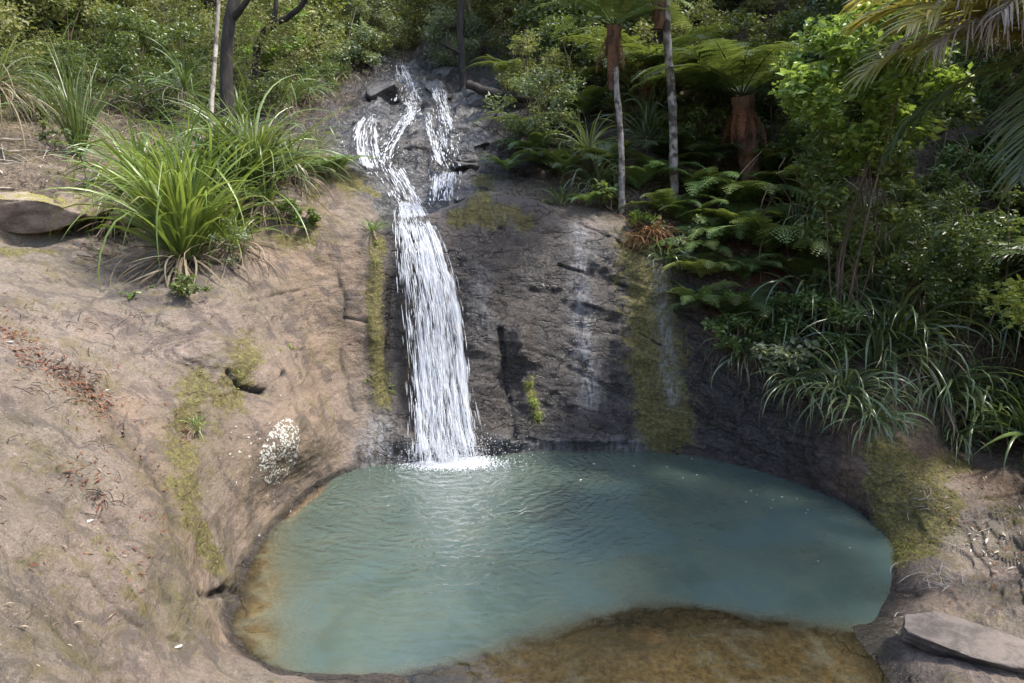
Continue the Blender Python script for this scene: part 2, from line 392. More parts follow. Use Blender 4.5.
# soil and litter under the bush
iang = (np.arange(len(P2))//M)/ANG
jcol = np.arange(len(P2)) % M
cum = np.concatenate([[0], np.cumsum(seg)])
def jctl(x): return np.interp(x, np.arange(13), cum)
start = np.interp(iang % NP, [0, 2, 3, 4, 5, 6, 7, 8, 9, 10, 11, 12, 13, 14, 15, 16, 17, 18, 19, 20, 21, 22], [9.6, 9.3, 8.9, 8.7, 8.4, 8.8, 11.3, 9.0, 7.2, 6.95, 6.1, 5.8, 5.8, 6.9, 7.6, 7.8, 8, 9, 10, 10, 10, 9.6])
soil = sstep(0, 1, (jcol-jctl(start)+22*fbm(P2*.9, 3, 71))/26)
soil = np.maximum(soil, .85*poly_mask([(300,110),(340,130),(310,160)], .9))
# dark damp earth wall on the right
iw = iang % NP
dark = sstep(1.7, 2.5, X+.2*fbm(P2*1.4, 3, 83))*sstep(6.5, 7.0, Y)*np.maximum(wallm, sstep(13.6, 12.9, iw)*sstep(10.2, 11, iw))
dark = np.maximum(dark, .85*poly_mask([(900, 450), (960, 460), (1020, 490)], .35))
for k, a in (('x', 0),): pass
bed = sstep(.02, -.12, Z)

dist_ok = np.where((dist < 9) & (Y > 2.5), np.clip((moss-.45)*2, 0, 1), 0)/np.maximum(1, (jcol > 300)*1.0)
# rock material
g = NT("rock")
pos = g.geo()
n1 = g.noise(.9, 5, .6, pos, .3); n2 = g.noise(4.5, 6, .65, pos, .5); n3 = g.noise(22, 6, .7, pos); n4 = g.noise(90, 3, .7, pos)
stretch = g.map(pos, (1.2, 1.2, 5.5), (.12, .1, 0)); ns = g.noise(2.0, 5, .7, stretch, .6)
pink = g.mix(g.rng(n2, .3, .7), (.115, .084, .066), (.255, .195, .155))
pink = g.mix(g.rng(n1, .38, .66), pink, g.mix(g.rng(n3, .3, .7), (.12, .10, .075), (.22, .182, .135)))
tan = g.mix(g.rng(ns, .3, .7), (.135, .092, .062), (.265, .19, .13))
c = g.mix(g.math('MULTIPLY', g.attr("warm"), .9), pink, tan)
# speckle: pale grit and dark pits
vo = g.n("ShaderNodeTexVoronoi"); vo.inputs["Scale"].default_value = 26; g.l(pos, vo.inputs["Vector"])
c = g.mix(g.math('MULTIPLY', g.rng(vo.outputs["Distance"], .16, .08), g.rng(n2, .52, .7)), c, (.36, .33, .28))
c = g.mix(g.math('MULTIPLY', g.rng(n4, .64, .74), .55), c, (.09, .07, .06))
c = g.mix(g.math('MULTIPLY', g.rng(n4, .34, .24), .55), c, (.38, .34, .29))
c = g.mix(g.math('MULTIPLY', g.rng(n3, .56, .72), .45), c, (.13, .105, .09))
ve = g.n('ShaderNodeTexVoronoi'); ve.feature = 'DISTANCE_TO_EDGE'; ve.inputs['Scale'].default_value = 2.6
vd = g.n('ShaderNodeVectorMath', operation='ADD'); g.l(pos, vd.inputs[0]); nv = g.n('ShaderNodeTexNoise'); nv.inputs['Scale'].default_value = 3.5; nv.inputs['Detail'].default_value = 6; g.l(pos, nv.inputs['Vector']); vs_ = g.n('ShaderNodeVectorMath', operation='SCALE'); g.l(nv.outputs['Color'], vs_.inputs[0]); vs_.inputs['Scale'].default_value = .7; g.l(vs_.outputs[0], vd.inputs[1]); g.l(vd.outputs[0], ve.inputs['Vector'])
hair = g.math('MULTIPLY', g.rng(ve.outputs['Distance'], .018, .003), g.rng(n2, .45, .6))
hair = g.math('MULTIPLY', hair, g.rng(n1, .5, .62))
c = g.mix(g.math('MULTIPLY', hair, .5), c, (.06, .05, .04))
n5 = g.noise(48, 5, .8, g.map(pos, (1, 1, 1.6)), .8)
c = g.mix(g.math('MULTIPLY', g.rng(n5, .53, .62), .5), c, (.07, .055, .045))
c = g.mix(g.math('MULTIPLY', g.rng(n5, .46, .38), .4), c, (.38, .33, .27))
# grey-brown stains with edges of their own
st = g.noise(1.7, 7, .7, g.map(pos, (1, 1.3, 1)), 1.2)
c = g.mix(g.math('MULTIPLY', g.rng(st, .50, .58), .7), c, (.075, .06, .052))
c = g.mix(g.math('MULTIPLY', g.rng(g.noise(2.3, 6, .7, pos, 1.), .52, .64), .6), c, (.13, .108, .045))
# dark damp earth and soil
earth = g.mix(g.rng(n3, .35, .65), (.040, .025, .015), (.14, .088, .052))
c = g.mix(g.attr("dark"), c, earth)
soilc = g.mix(g.rng(n3, .4, .6), (.05, .036, .024), g.mix(g.rng(n4, .4, .6), (.12, .085, .055), (.26, .2, .13)))
c = g.mix(g.attr("soil"), c, soilc)
# wet darkening
wetf = g.math('MULTIPLY', g.attr("wet"), g.rng(g.math('ADD', g.attr("wet"), g.math('MULTIPLY', g.math('SUBTRACT', n2, .5), 1.2)), .25, .6), True)
wetc = g.mix(g.rng(g.noise(3, 7, .75, g.map(pos, (2.2, 2.2, 1.2)), .8), .38, .62), (.014, .012, .011), g.mix(g.rng(n3, .42, .68), (.026, .021, .018), (.082, .069, .06)))
c = g.mix(g.math('MULTIPLY', wetf, .92), c, wetc)
v2 = g.n('ShaderNodeTexVoronoi'); v2.feature = 'DISTANCE_TO_EDGE'; v2.inputs['Scale'].default_value = 1.5
vd2 = g.n('ShaderNodeVectorMath', operation='ADD'); g.l(g.map(pos, (.8, .8, 3.0), (0, .3, 0)), vd2.inputs[0]); g.l(vs_.outputs[0], vd2.inputs[1]); g.l(vd2.outputs[0], v2.inputs['Vector'])
crk = g.math('MULTIPLY', g.rng(v2.outputs['Distance'], .035, .006), g.rng(wetf, 0, 1, .10, 1.0))
c = g.mix(g.math('MULTIPLY', crk, .75), c, (.012, .01, .009))
cas = g.rng(g.math('ADD', g.attr('casc'), g.math('SUBTRACT', n2, .5)), .3, .6)
c = g.mix(cas, c, g.mix(g.rng(g.noise(5, 7, .8, pos, .6), .42, .6), (.012, .012, .012), g.mix(g.rng(n3, .42, .62), (.05, .048, .046), (.2, .195, .185))))
# algae film with the painted undercut shade, and moss
al = g.math('MULTIPLY', g.attr("alg_shade"), g.rng(n2, .3, .65))
c = g.mix(g.math('MULTIPLY', al, .8), c, (.072, .058, .022))
mo = g.rng(g.math('ADD', g.attr("moss"), g.math('MULTIPLY', g.math('SUBTRACT', g.noise(7, 6, .75, pos, .4), .5), 2.4)), .46, .80)
mossc = g.mix(g.rng(n3, .4, .7), (.075, .062, .02), g.mix(g.rng(n5, .42, .6), (.12, .105, .03), (.27, .245, .05)))
c = g.mix(g.math('MULTIPLY', mo, .9), c, mossc)
streak = g.noise(9, 6, .75, g.map(pos, (1.8, 1.8, .35)), .3)
sheen_f = g.math('MULTIPLY', g.attr("film_sheen"), g.rng(streak, .38, .62))
c = g.mix(g.math('MULTIPLY', sheen_f, .8), c, (.34, .34, .35))
c = g.mix(g.math('MULTIPLY', g.attr("crack"), .8), c, (.02, .018, .015))
# pool bed sediment
c = g.mix(g.attr("bed"), c, g.mix(g.rng(n3, .3, .7), (.10, .068, .030), (.32, .215, .10)))
lum = g.attr("lump")
c = g.mix(lum, c, g.mix(g.rng(n3, .4, .6), (.42, .22, .10), (.6, .38, .2)))
p = g.n("ShaderNodeBsdfPrincipled"); g.l(c, p.inputs["Base Color"])
rough = g.math('SUBTRACT', .85, g.math('MULTIPLY', g.math('MAXIMUM', wetf, sheen_f), g.rng(n3, .3, .7, .48, .68)))
g.l(g.math('MAXIMUM', rough, g.math('MULTIPLY', mo, .85)), p.inputs["Roughness"])
b = g.bump(n3, 1.0, .035); b = g.bump(n5, .9, .014, b); b = g.bump(g.math('SUBTRACT', 1.0, hair), .8, .02, b); b = g.bump(g.math('SUBTRACT', 1.0, crk), .9, .03, b); b = g.bump(n2, .6, .06, b)
b = g.bump(ns, .5, .05, b)
g.l(b, p.inputs["Normal"]); g.l(p.outputs[0], g.out.inputs[0])
ROCK = g.m

casc_m = np.zeros(len(P2))
for pts, r in (([(402,66),(410,100),(385,150),(372,165)], .9), ([(440,90),(450,150),(448,200)], .8), ([(400,205),(395,175)], .6), ([(420,120),(430,170),(415,200)], 1.0), ([(365,125),(360,165)], .6)):
    casc_m = np.maximum(casc_m, poly_mask(pts, r))
lumpm = np.clip(1.3*blob(P2, hit(648, 634)[0], (.17, .11, .2)), 0, 1)
lumpm = sstep(.45, .75, lumpm)*bed
me = make_mesh("ground", P2, FACES, ROCK, dict(wet=wet*(1-bed), moss=moss*(1-bed), soil=soil*(1-bed), warm=warm, alg_shade=alg_shade*(1-.7*bed), film_sheen=film_sheen, dark=dark, crack=crackm, bed=bed, lump=lumpm, casc=casc_m), True)
terrain = link("ground", me); tag(terrain, kind="structure")
bvh, FACES = build_bvh(P2)

# ------------------------------------------------------------------ WATER
xs = np.arange(-3.1, 4.9, .03); ys = np.arange(1.9, 9.9, .03)
gx, gy = np.meshgrid(xs, ys, indexing='ij')
depth = np.zeros(gx.shape)
for i in range(gx.shape[0]):
    for j in range(gx.shape[1]): depth[i, j] = -ground(gx[i, j], gy[i, j], 8)
idx = np.arange(gx.size).reshape(gx.shape)
Fq = np.stack([idx[:-1, :-1], idx[1:, :-1], idx[1:, 1:], idx[:-1, 1:]], -1).reshape(-1, 4)
dk = depth.copy()
for _ in range(5):
    dk[1:-1] = np.maximum.reduce([dk[:-2], dk[1:-1], dk[2:]]); dk[:, 1:-1] = np.maximum.reduce([dk[:, :-2], dk[:, 1:-1], dk[:, 2:]])
for _ in range(18):
    dk[1:-1] = (dk[:-2]+2*dk[1:-1]+dk[2:])/4; dk[:, 1:-1] = (dk[:, :-2]+2*dk[:, 1:-1]+dk[:, 2:])/4
dm = depth.ravel(); dks = np.minimum(dk.ravel(), 3)
keep = (np.maximum.reduce([dm[Fq[:, k]] for k in range(4)]) > -.06)
Fq = Fq[keep]
used = np.unique(Fq); remap = -np.ones(gx.size, int); remap[used] = np.arange(len(used)); Fq = remap[Fq]
Vw = np.stack([gx.ravel(), gy.ravel(), np.zeros(gx.size)], 1)[used]
fb = np.array(PZ(448, 466, 0))
g = NT("pool_water")
pos = g.geo()
dn = g.attr("depth")
turb = g.math('SUBTRACT', 1.0, g.math('POWER', 2.718, g.math('MULTIPLY', g.math('MAXIMUM', g.math('SUBTRACT', dn, g.rng(g.noise(3.5, 5, .65, pos, .6), .3, .7, .05, .17)), 0), -5.5)))
turb = g.math('MULTIPLY', turb, g.rng(g.noise(1.3, 3, .6, pos, .8), .2, .6, .86, 1.0), True)
teal = g.mix(g.rng(g.noise(.8, 4, .6, pos, 1.2), .35, .65), (.045, .068, .057), (.060, .084, .069))
teal = g.mix(g.rng(g.noise(.55, 3, .5, g.map(pos, (1, 1, 1), (0, 0, .6)), .6), .5, .62), teal, (.054, .086, .080))
teal = g.mix(g.rng(g.noise(3.0, 4, .6, pos, 1.2), .45, .7, 0, .35), teal, (.085, .108, .078))
inv_ = g.math('SUBTRACT', 1.0, turb)
bed_scatter = g.mix(inv_, (0, 0, 0), (.115, .095, .050))  # bed-coloured scattered light put into the water colour where the bed goes dark
teal = g.mix(1.0, teal, bed_scatter, 'ADD')
df = g.n("ShaderNodeBsdfDiffuse"); g.l(teal, df.inputs[0])
tp = g.n("ShaderNodeBsdfTransparent"); tp.inputs[0].default_value = (.88, .88, .76, 1)
mx = g.n("ShaderNodeMixShader"); g.l(turb, mx.inputs[0]); g.l(tp.outputs[0], mx.inputs[1]); g.l(df.outputs[0], mx.inputs[2])
# ripples spreading from the foot of the fall
sub = g.n("ShaderNodeVectorMath", operation='SUBTRACT'); g.l(pos, sub.inputs[0]); sub.inputs[1].default_value = tuple(fb)
ln = g.n("ShaderNodeVectorMath", operation='LENGTH'); g.l(sub.outputs[0], ln.inputs[0]); dd = ln.outputs["Value"]
wv = g.n("ShaderNodeMath", operation='SINE'); g.l(g.math('ADD', g.math('MULTIPLY', dd, 42), g.math('MULTIPLY', g.noise(2.2, 3, .6, pos, .5), 22)), wv.inputs[0])
fall = g.rng(dd, .3, 4.2, 1.0, .05)
nz = g.noise(9, 4, .6, g.map(pos, (1, 1.4, 1)), .6)
ht = g.math('ADD', g.math('MULTIPLY', wv.outputs[0], .32), g.math('MULTIPLY', nz, 1.6))
ht = g.math('MULTIPLY', ht, fall)
bn = g.bump(ht, 1.0, .03)
bn = g.bump(g.noise(3.5, 3, .5, pos, .4), .35, .02, bn)
gl = g.n("ShaderNodeBsdfGlossy"); gl.inputs["Roughness"].default_value = .07; g.l(bn, gl.inputs["Normal"])
fr = g.n("ShaderNodeFresnel"); fr.inputs[0].default_value = 1.40; g.l(bn, fr.inputs["Normal"])
m2 = g.n("ShaderNodeMixShader"); g.l(g.math('MULTIPLY', fr.outputs[0], 1.3, True), m2.inputs[0]); g.l(mx.outputs[0], m2.inputs[1]); g.l(gl.outputs[0], m2.inputs[2])
g.l(m2.outputs[0], g.out.inputs[0])
water = link("water", make_mesh("water", Vw, Fq, g.m, dict(depth=np.clip(dks[used], 0, 3)), True)); tag(water, kind="structure")

# ------------------------------------------------------------------ primitives: tubes, blades, leaves, fronds
def tube(pts, radii, sides=8, sub=4, jitter=0.0, seed=0):
    pts = np.array([tuple(p) for p in pts], float); radii = np.array(radii, float)
    pp = np.concatenate([2*pts[:1]-pts[1:2], pts, 2*pts[-1:]-pts[-2:-1]])
    cs, rs = [], []
    for i in range(len(pts)-1):
        for k in range(sub):
            t = k/sub; cs.append(cr(pp[i], pp[i+1], pp[i+2], pp[i+3], t)); rs.append(radii[i]*(1-t)+radii[i+1]*t)
    cs.append(pts[-1]); rs.append(radii[-1]); cs = np.array(cs); rs = np.array(rs)
    T = np.gradient(cs, axis=0); T /= np.maximum(np.linalg.norm(T, axis=1, keepdims=True), 1e-9)
    ref = np.array((1., 0.3, 0.)) if abs(T[:, 2]).mean() > .6 else np.array((.1, .2, 1.))
    U = np.cross(T, ref); U /= np.maximum(np.linalg.norm(U, axis=1, keepdims=True), 1e-9); Vv = np.cross(T, U)
    a = np.arange(sides)/sides*2*PI
    rr = rs[:, None]*np.ones(sides)
    if jitter: rr = rr*(1+jitter*np.random.default_rng(seed).normal(size=rr.shape))
    V = cs[:, None, :]+rr[..., None]*(np.cos(a)[None, :, None]*U[:, None, :]+np.sin(a)[None, :, None]*Vv[:, None, :])
    n = len(cs); id_ = np.arange(n*sides).reshape(n, sides); nx = np.roll(id_, -1, 1)
    F = np.stack([id_[:-1], nx[:-1], nx[1:], id_[1:]], -1).reshape(-1, 4)
    return V.reshape(-1, 3), F
def join(parts):
    Vs, Fs, o = [], [], 0; As = []
    for it in parts:
        V, F = it[0], it[1]; Vs.append(V); Fs.append(F+o); o += len(V)
        As.append(it[2] if len(it) > 2 else np.zeros(len(V)))
    return np.concatenate(Vs), np.concatenate(Fs), np.concatenate(As)

def blades(n, L, wd, elev=70, esd=14, droop=1.6, K=9, base=.05, az=(0, 2*PI), fold=.35, seed=0, tw=.8, dpow=1.4, Lsd=.18, var=(0, 1)):
    r = np.random.default_rng(seed)
    A = r.uniform(az[0], az[1], n); E = np.radians(r.normal(elev, esd, n)); Ln = L*np.clip(r.normal(1, Lsd, n), .4, 1.5)
    D = droop*r.uniform(.55, 1.35, n); TW = r.normal(0, tw, n); WD = wd*r.uniform(.7, 1.25, n)
    s = np.linspace(0, 1, K+1)
    pitch = E[:, None]-D[:, None]*s[None]**dpow
    kk = r.random(n) < .28; k0 = r.uniform(.3, .8, n)
    pitch = pitch-(kk*r.uniform(.5, 1.7, n))[:, None]*sstep(0, .12, s[None]-k0[:, None])
    azs = A[:, None]+TW[:, None]*s[None]**2
    d = np.stack([np.cos(pitch)*np.cos(azs), np.cos(pitch)*np.sin(azs), np.sin(pitch)], -1)
    step = d*(Ln/K)[:, None, None]
    ctr = np.concatenate([np.zeros((n, 1, 3)), np.cumsum(step[:, :-1], 1)], 1)
    ctr += np.stack([np.cos(A)*base*r.uniform(0, 1, n), np.sin(A)*base*r.uniform(0, 1, n), r.uniform(-.5, .6, n)*base], -1)[:, None]
    roll = r.normal(0, .45, n)[:, None]+r.normal(0, .8, n)[:, None]*s[None]
    side = np.stack([-np.sin(azs), np.cos(azs), 0*azs], -1); up = np.cross(d, side)
    sd_ = side*np.cos(roll)[..., None]+up*np.sin(roll)[..., None]; up2 = np.cross(d, sd_)
    prof = np.minimum(1, .5+s*2.5)*(1-s**2.6); prof[-1] = .03
    w_ = (WD[:, None]*prof[None])[..., None]*.5
    V = np.stack([ctr-sd_*w_, ctr+up2*w_*fold, ctr+sd_*w_], 2)   # n,K+1,3,3
    id_ = np.arange(n*(K+1)*3).reshape(n, K+1, 3)
    F = np.concatenate([np.stack([id_[:, :-1, c], id_[:, :-1, c+1], id_[:, 1:, c+1], id_[:, 1:, c]], -1).reshape(-1, 4) for c in (0, 1)])
    v = np.repeat(r.uniform(var[0], var[1], n), (K+1)*3)
    return V.reshape(-1, 3), F, v

def leaves_at(ctr, size, seed=0, up=.5, asp=.5, ssd=.3, hang=0.0):
    r = np.random.default_rng(seed); n = len(ctr)
    d = r.normal(size=(n, 3)); d[:, 2] = d[:, 2]*.5-hang; d /= np.linalg.norm(d, axis=1, keepdims=True)
    nn = r.normal(size=(n, 3))*(1-up); nn[:, 2] += up*1.3
    sd_ = np.cross(nn, d); sd_ /= np.maximum(np.linalg.norm(sd_, axis=1, keepdims=True), 1e-6)
    nn = np.cross(d, sd_)
    L = size*np.clip(r.normal(1, ssd, n), .4, 1.9)[:, None]; Wd = L*asp*.5
    fold = L*.1
    V = np.stack([ctr, ctr+d*L*.45-sd_*Wd+nn*fold, ctr+d*L-nn*fold*.8, ctr+d*L*.45+sd_*Wd+nn*fold], 1)
    id_ = np.arange(n*4).reshape(n, 4)
    F = np.concatenate([id_[:, [0, 1, 2]], id_[:, [0, 2, 3]]])
    return V.reshape(-1, 3), F, np.repeat(r.uniform(0, 1, n), 4)

def crown(radius, n_clump, n_leaf, leaf, seed, asp=.5, spread=.22, up=.5, flat=.8, hollow=.5, hang=0.):
    """leaf clusters in an uneven crown; returns mesh arrays and cluster centres"""
    r = np.random.default_rng(seed)
    cc = r.normal(size=(n_clump, 3)); cc /= np.linalg.norm(cc, axis=1, keepdims=True)
    rad = r.uniform(hollow, 1.0, n_clump)**.7*(1+.22*fbm(cc*1.8+seed, 2, seed))
    cc = cc*rad[:, None]*np.array(radius)
    szs = r.uniform(.5, 1.5, n_clump)
    cnt = np.maximum(3, (n_leaf/n_clump*szs**1.5).astype(int))
    pts = []
    for c, s_, k in zip(cc, szs, cnt):
        q = r.normal(size=(k, 3)); q /= np.linalg.norm(q, axis=1, keepdims=True); q *= (r.uniform(0, 1, k)**.45)[:, None]
        q = q*spread*s_*np.mean(radius); q[:, 2] *= flat
        pts.append(c+q)
    pts = np.concatenate(pts)
    return leaves_at(pts, leaf, seed+1, up, asp, hang=hang), cc

def frond_mesh(L, lp, M_=24, K=9, p0=45, droop=1.5, seed=0, shape='fern', pw=.011, sag=.25, ang=25):
    """pinnate frond along +X: midrib, pinnae, and rows of small pinnules"""
    r = np.random.default_rng(seed); n = 40
    s = np.linspace(0, 1, n+1); pit = math.radians(p0)-droop*s**1.3
    yaw = r.normal(0, .25)*s**2
    d = np.stack([np.cos(pit)*np.cos(yaw), np.cos(pit)*np.sin(yaw), np.sin(pit)], 1)
    ctr = np.concatenate([np.zeros((1, 3)), np.cumsum(d[:-1]*L/n, 0)])
    V, F, A = [], [], []
    tv, tf = tube(ctr[::5], np.linspace(.011, .003, 9)*L**.5, 4, 2)
    V.append(tv); o = len(tv); F.append(np.array(tf)); A.append(np.full(o, .15))
    qV = []
    for i in range(M_):
        t = .10+.88*(i+.5)/M_; k = t*n; k0 = min(int(k), n-1); f = k-k0
        c = ctr[k0]*(1-f)+ctr[k0+1]*f; dd_ = d[k0]
        side = np.cross(dd_, (0, 0, 1.)); side /= np.linalg.norm(side); up = np.cross(side, dd_)
        ll = lp*(math.sin(PI*min(1, (t*.92+.08))**.75)**.8)*r.uniform(.9, 1.08)*(1 if t > .2 else .7)
        for sg in (-1, 1):
            a = math.radians(ang+r.normal(0, 4)); pd = side*sg*math.cos(a)+dd_*math.sin(a)+up*r.normal(.05, .08)
            pl = np.cross(pd, up); pl /= np.linalg.norm(pl)
            kk = max(3, int(K*ll/lp+.5))
            for m in range(kk):
                u = (m+.6)/kk; base = c+pd*ll*u+np.array((0, 0, -sag*ll*u*u))
                wl_ = ll/K*2.1*(1-u*.75)+pw*.4; hw = ll/kk*.36+.001
                for s2 in (-1, 1):
                    tip = base+pl*s2*wl_+pd*wl_*.35+np.array((0, 0, -.12*wl_))
                    qV.append((base-pd*hw, base+pd*hw, tip+pd*hw*.35, tip-pd*hw*.35))
    q = np.array(qV); nq = len(q)
    V.append(q.reshape(-1, 3)); F.append(np.arange(nq*4).reshape(nq, 4)+o)
    A.append(np.repeat(r.uniform(.2, 1, nq//12+1), 48)[:nq*4])
    return np.concatenate(V), np.concatenate(F), np.concatenate(A)

def palm_frond(L, ll, M_=46, p0=50, droop=1.3, seed=0, wd=.03, hangf=1.0, curl=.0, miss=0):
    r = np.random.default_rng(seed); n = 40
    s = np.linspace(0, 1, n+1); pit = math.radians(p0)-droop*s**1.3
    d = np.stack([np.cos(pit), 0*pit, np.sin(pit)], 1)
    ctr = np.concatenate([np.zeros((1, 3)), np.cumsum(d[:-1]*L/n, 0)])
    tv, tf = tube(ctr[::5], np.linspace(.024, .004, 9), 5, 2)
    V, F, A = [tv], [tf], [np.full(len(tv), .5)]; o = len(tv); K = 8
    for i in range(M_):
        t = .1+.9*(i+.5)/M_; k0 = min(int(t*n), n-1); c = ctr[k0]+(ctr[k0+1]-ctr[k0])*(t*n-k0)
        side = np.array((0, 1., 0)); up = np.cross(d[k0], side)*-1
        if up[2] < 0: up = -up
        for sg in (-1, 1):
            if r.random() < miss: continue
            a = math.radians(38+20*t+r.normal(0, 4)); dr = side*sg*math.cos(a)+d[k0]*math.sin(a)+up*r.uniform(.05, .4); dr /= np.linalg.norm(dr)
            l_ = ll*(math.sin(PI*min(.97, .15+.8*t))**.5)*r.uniform(.8, 1.1)
            pt = c.copy(); ring = []; hg = hangf*r.uniform(.6, 1.4); cz = r.normal(0, curl, 3)
            for m in range(K+1):
                u = m/K
                w0 = wd*(min(1, .4+u*3))*(1-u**2.5)*.5+.0008
                ss = np.cross(dr, (0, 0, 1.)); ss /= max(1e-6, np.linalg.norm(ss))
                ring += [pt-ss*w0, pt+np.array((0, 0, w0*.7)), pt+ss*w0]
                pt = pt+dr*l_/K
                dr = dr+np.array((0, 0, -hg/K))+cz*u/K*3; dr /= np.linalg.norm(dr)
            id_ = np.arange((K+1)*3).reshape(K+1, 3)+o
            for cidx in (0, 1):
                F.append(np.stack([id_[:-1, cidx], id_[:-1, cidx+1], id_[1:, cidx+1], id_[1:, cidx]], -1))
            V.append(np.array(ring)); A.append(np.full(len(ring), r.random())); o += len(ring)
    return np.concatenate(V), np.concatenate(F), np.concatenate(A)

# ------------------------------------------------------------------ leaf and bark materials
ML = dict(
 flax=leafmat("flax_leaf", (.12, .22, .03), (.26, .40, .065), .42, .33, .5, (.40, .42, .10)),
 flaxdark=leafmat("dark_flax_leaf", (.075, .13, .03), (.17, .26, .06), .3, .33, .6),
 astelia=leafmat("hanging_strap_leaf", (.09, .135, .045), (.21, .28, .11), .25, .28, .8, (.25, .28, .09)),
 pale=leafmat("pale_strap_leaf", (.14, .18, .07), (.24, .29, .12), .3, .35, .5, (.3, .27, .1)),
 dead=leafmat("dead_leaf", (.17, .12, .075), (.38, .31, .21), .2, .7, .2, (.5, .44, .33), tint=(.3, .2, .1)),
 rust=leafmat("rusty_dead_frond", (.16, .065, .03), (.34, .15, .07), .25, .7, .2, tint=(.35, .15, .05)),
 fern=leafmat("fern_green", (.085, .15, .035), (.20, .30, .08), .32, .42, .45),
 fernlight=leafmat("young_fern_green", (.20, .29, .06), (.34, .42, .12), .4, .45, .45),
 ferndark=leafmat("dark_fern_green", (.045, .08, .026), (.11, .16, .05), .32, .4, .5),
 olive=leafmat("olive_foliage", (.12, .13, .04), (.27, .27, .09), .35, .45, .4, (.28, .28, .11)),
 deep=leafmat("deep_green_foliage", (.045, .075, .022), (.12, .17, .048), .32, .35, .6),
 mid=leafmat("mid_green_foliage", (.075, .125, .03), (.18, .26, .06), .35, .38, .5),
 grey=leafmat("grey_green_foliage", (.13, .17, .085), (.30, .35, .19), .35, .4, .5),
 bright=leafmat("bright_green_foliage", (.15, .26, .028), (.34, .50, .08), .42, .33, .6),
 yellow=leafmat("yellow_green_foliage", (.20, .27, .03), (.36, .42, .08), .45, .4, .4),
 palm=leafmat("palm_leaflet", (.20, .23, .035), (.42, .38, .07), .45, .3, .6, (.42, .36, .10), tint=(.5, .4, .05)),
 palmgreen=leafmat("palm_green_leaflet", (.05, .09, .025), (.12, .17, .045), .35, .32, .7),
 moss=leafmat('moss_tuft', (.075, .065, .018), (.26, .24, .05), .25, .8, .1),
 pdead=leafmat("dry_palm_leaflet", (.42, .36, .31), (.66, .60, .53), .2, .6, .3, tint=(.4, .3, .2)),
)
MB = dict(
 dark=barkmat("dark_bark", (.010, .008, .006), (.038, .03, .023)),
 pale=barkmat("pale_bark", (.22, .19, .15), (.42, .38, .32), 10, .5, (.12, .1, .07)),
 mottled=barkmat("mottled_bark", (.07, .06, .05), (.30, .28, .25), 9, .8, (.05, .04, .032)),
 fernb=barkmat("fern_trunk_fibre", (.05, .028, .016), (.17, .09, .05), 16, .2),
 brown=barkmat("brown_bark", (.06, .042, .028), (.16, .12, .08)),
)

# ------------------------------------------------------------------ WATERFALLS
def wmat(name, lo, hi, sx, sy, milky=.82):
    g = NT(name)
    uu = g.attr("uu"); vv = g.attr("vv")
    cx = g.n("ShaderNodeCombineXYZ"); g.l(uu, cx.inputs[0]); g.l(vv, cx.inputs[1])
    a = g.noise(1, 5, .7, g.map(cx.outputs[0], (sx, sy, 1)), .6)
    b_ = g.noise(1, 3, .6, g.map(cx.outputs[0], (sx*3.1, sy*4, 1)), .4)
    s_ = g.math('ADD', g.math('MULTIPLY', a, .62), g.math('MULTIPLY', b_, .38))
    s_ = g.math('ADD', s_, g.math('MULTIPLY', g.math('SUBTRACT', g.attr("dens"), .5), .45))
    s_ = g.math('ADD', s_, g.math('MULTIPLY', g.math('SUBTRACT', g.noise(1, 3, .6, g.map(cx.outputs[0], (sx*.3, sy*.5, 1)), .3), .5), .5))
    al_ = g.rng(s_, lo, hi)
    p = g.n("ShaderNodeBsdfPrincipled"); p.inputs["Base Color"].default_value = (milky*.86, milky*.885, milky*.92, 1)
    p.inputs["Roughness"].default_value = .25; p.inputs["Specular IOR Level"].default_value = .6
    g.l(g.bump(s_, .9, .04), p.inputs["Normal"])
    tr = g.n("ShaderNodeBsdfTranslucent"); tr.inputs[0].default_value = (.6, .63, .68, 1)
    m0 = g.n("ShaderNodeMixShader"); m0.inputs[0].default_value = .35; g.l(p.outputs[0], m0.inputs[1]); g.l(tr.outputs[0], m0.inputs[2])
    film = g.n("ShaderNodeMixShader"); film.inputs[0].default_value = 0.0
    tp = g.n("ShaderNodeBsdfTransparent"); gg = g.n("ShaderNodeBsdfGlossy"); gg.inputs["Roughness"].default_value = .15
    g.l(tp.outputs[0], film.inputs[1]); g.l(gg.outputs[0], film.inputs[2])
    m1 = g.n("ShaderNodeMixShader"); g.l(al_, m1.inputs[0]); g.l(film.outputs[0], m1.inputs[1]); g.l(m0.outputs[0], m1.inputs[2])
    g.l(m1.outputs[0], g.out.inputs[0]); return g.m
WF = wmat("falling_water", .45, .585, 17, 1.1)
WFU = wmat("cascade_water", .47, .60, 17, .8, .8)
g = NT("white_water"); p = g.n("ShaderNodeBsdfPrincipled"); p.inputs["Base Color"].default_value = (.82, .84, .86, 1); p.inputs["Roughness"].default_value = .2
tr = g.n("ShaderNodeBsdfTranslucent"); tr.inputs[0].default_value = (.85, .87, .9, 1)
mm = g.n("ShaderNodeMixShader"); mm.inputs[0].default_value = .4; g.l(p.outputs[0], mm.inputs[1]); g.l(tr.outputs[0], mm.inputs[2]); g.l(mm.outputs[0], g.out.inputs[0]); WWHITE = g.m

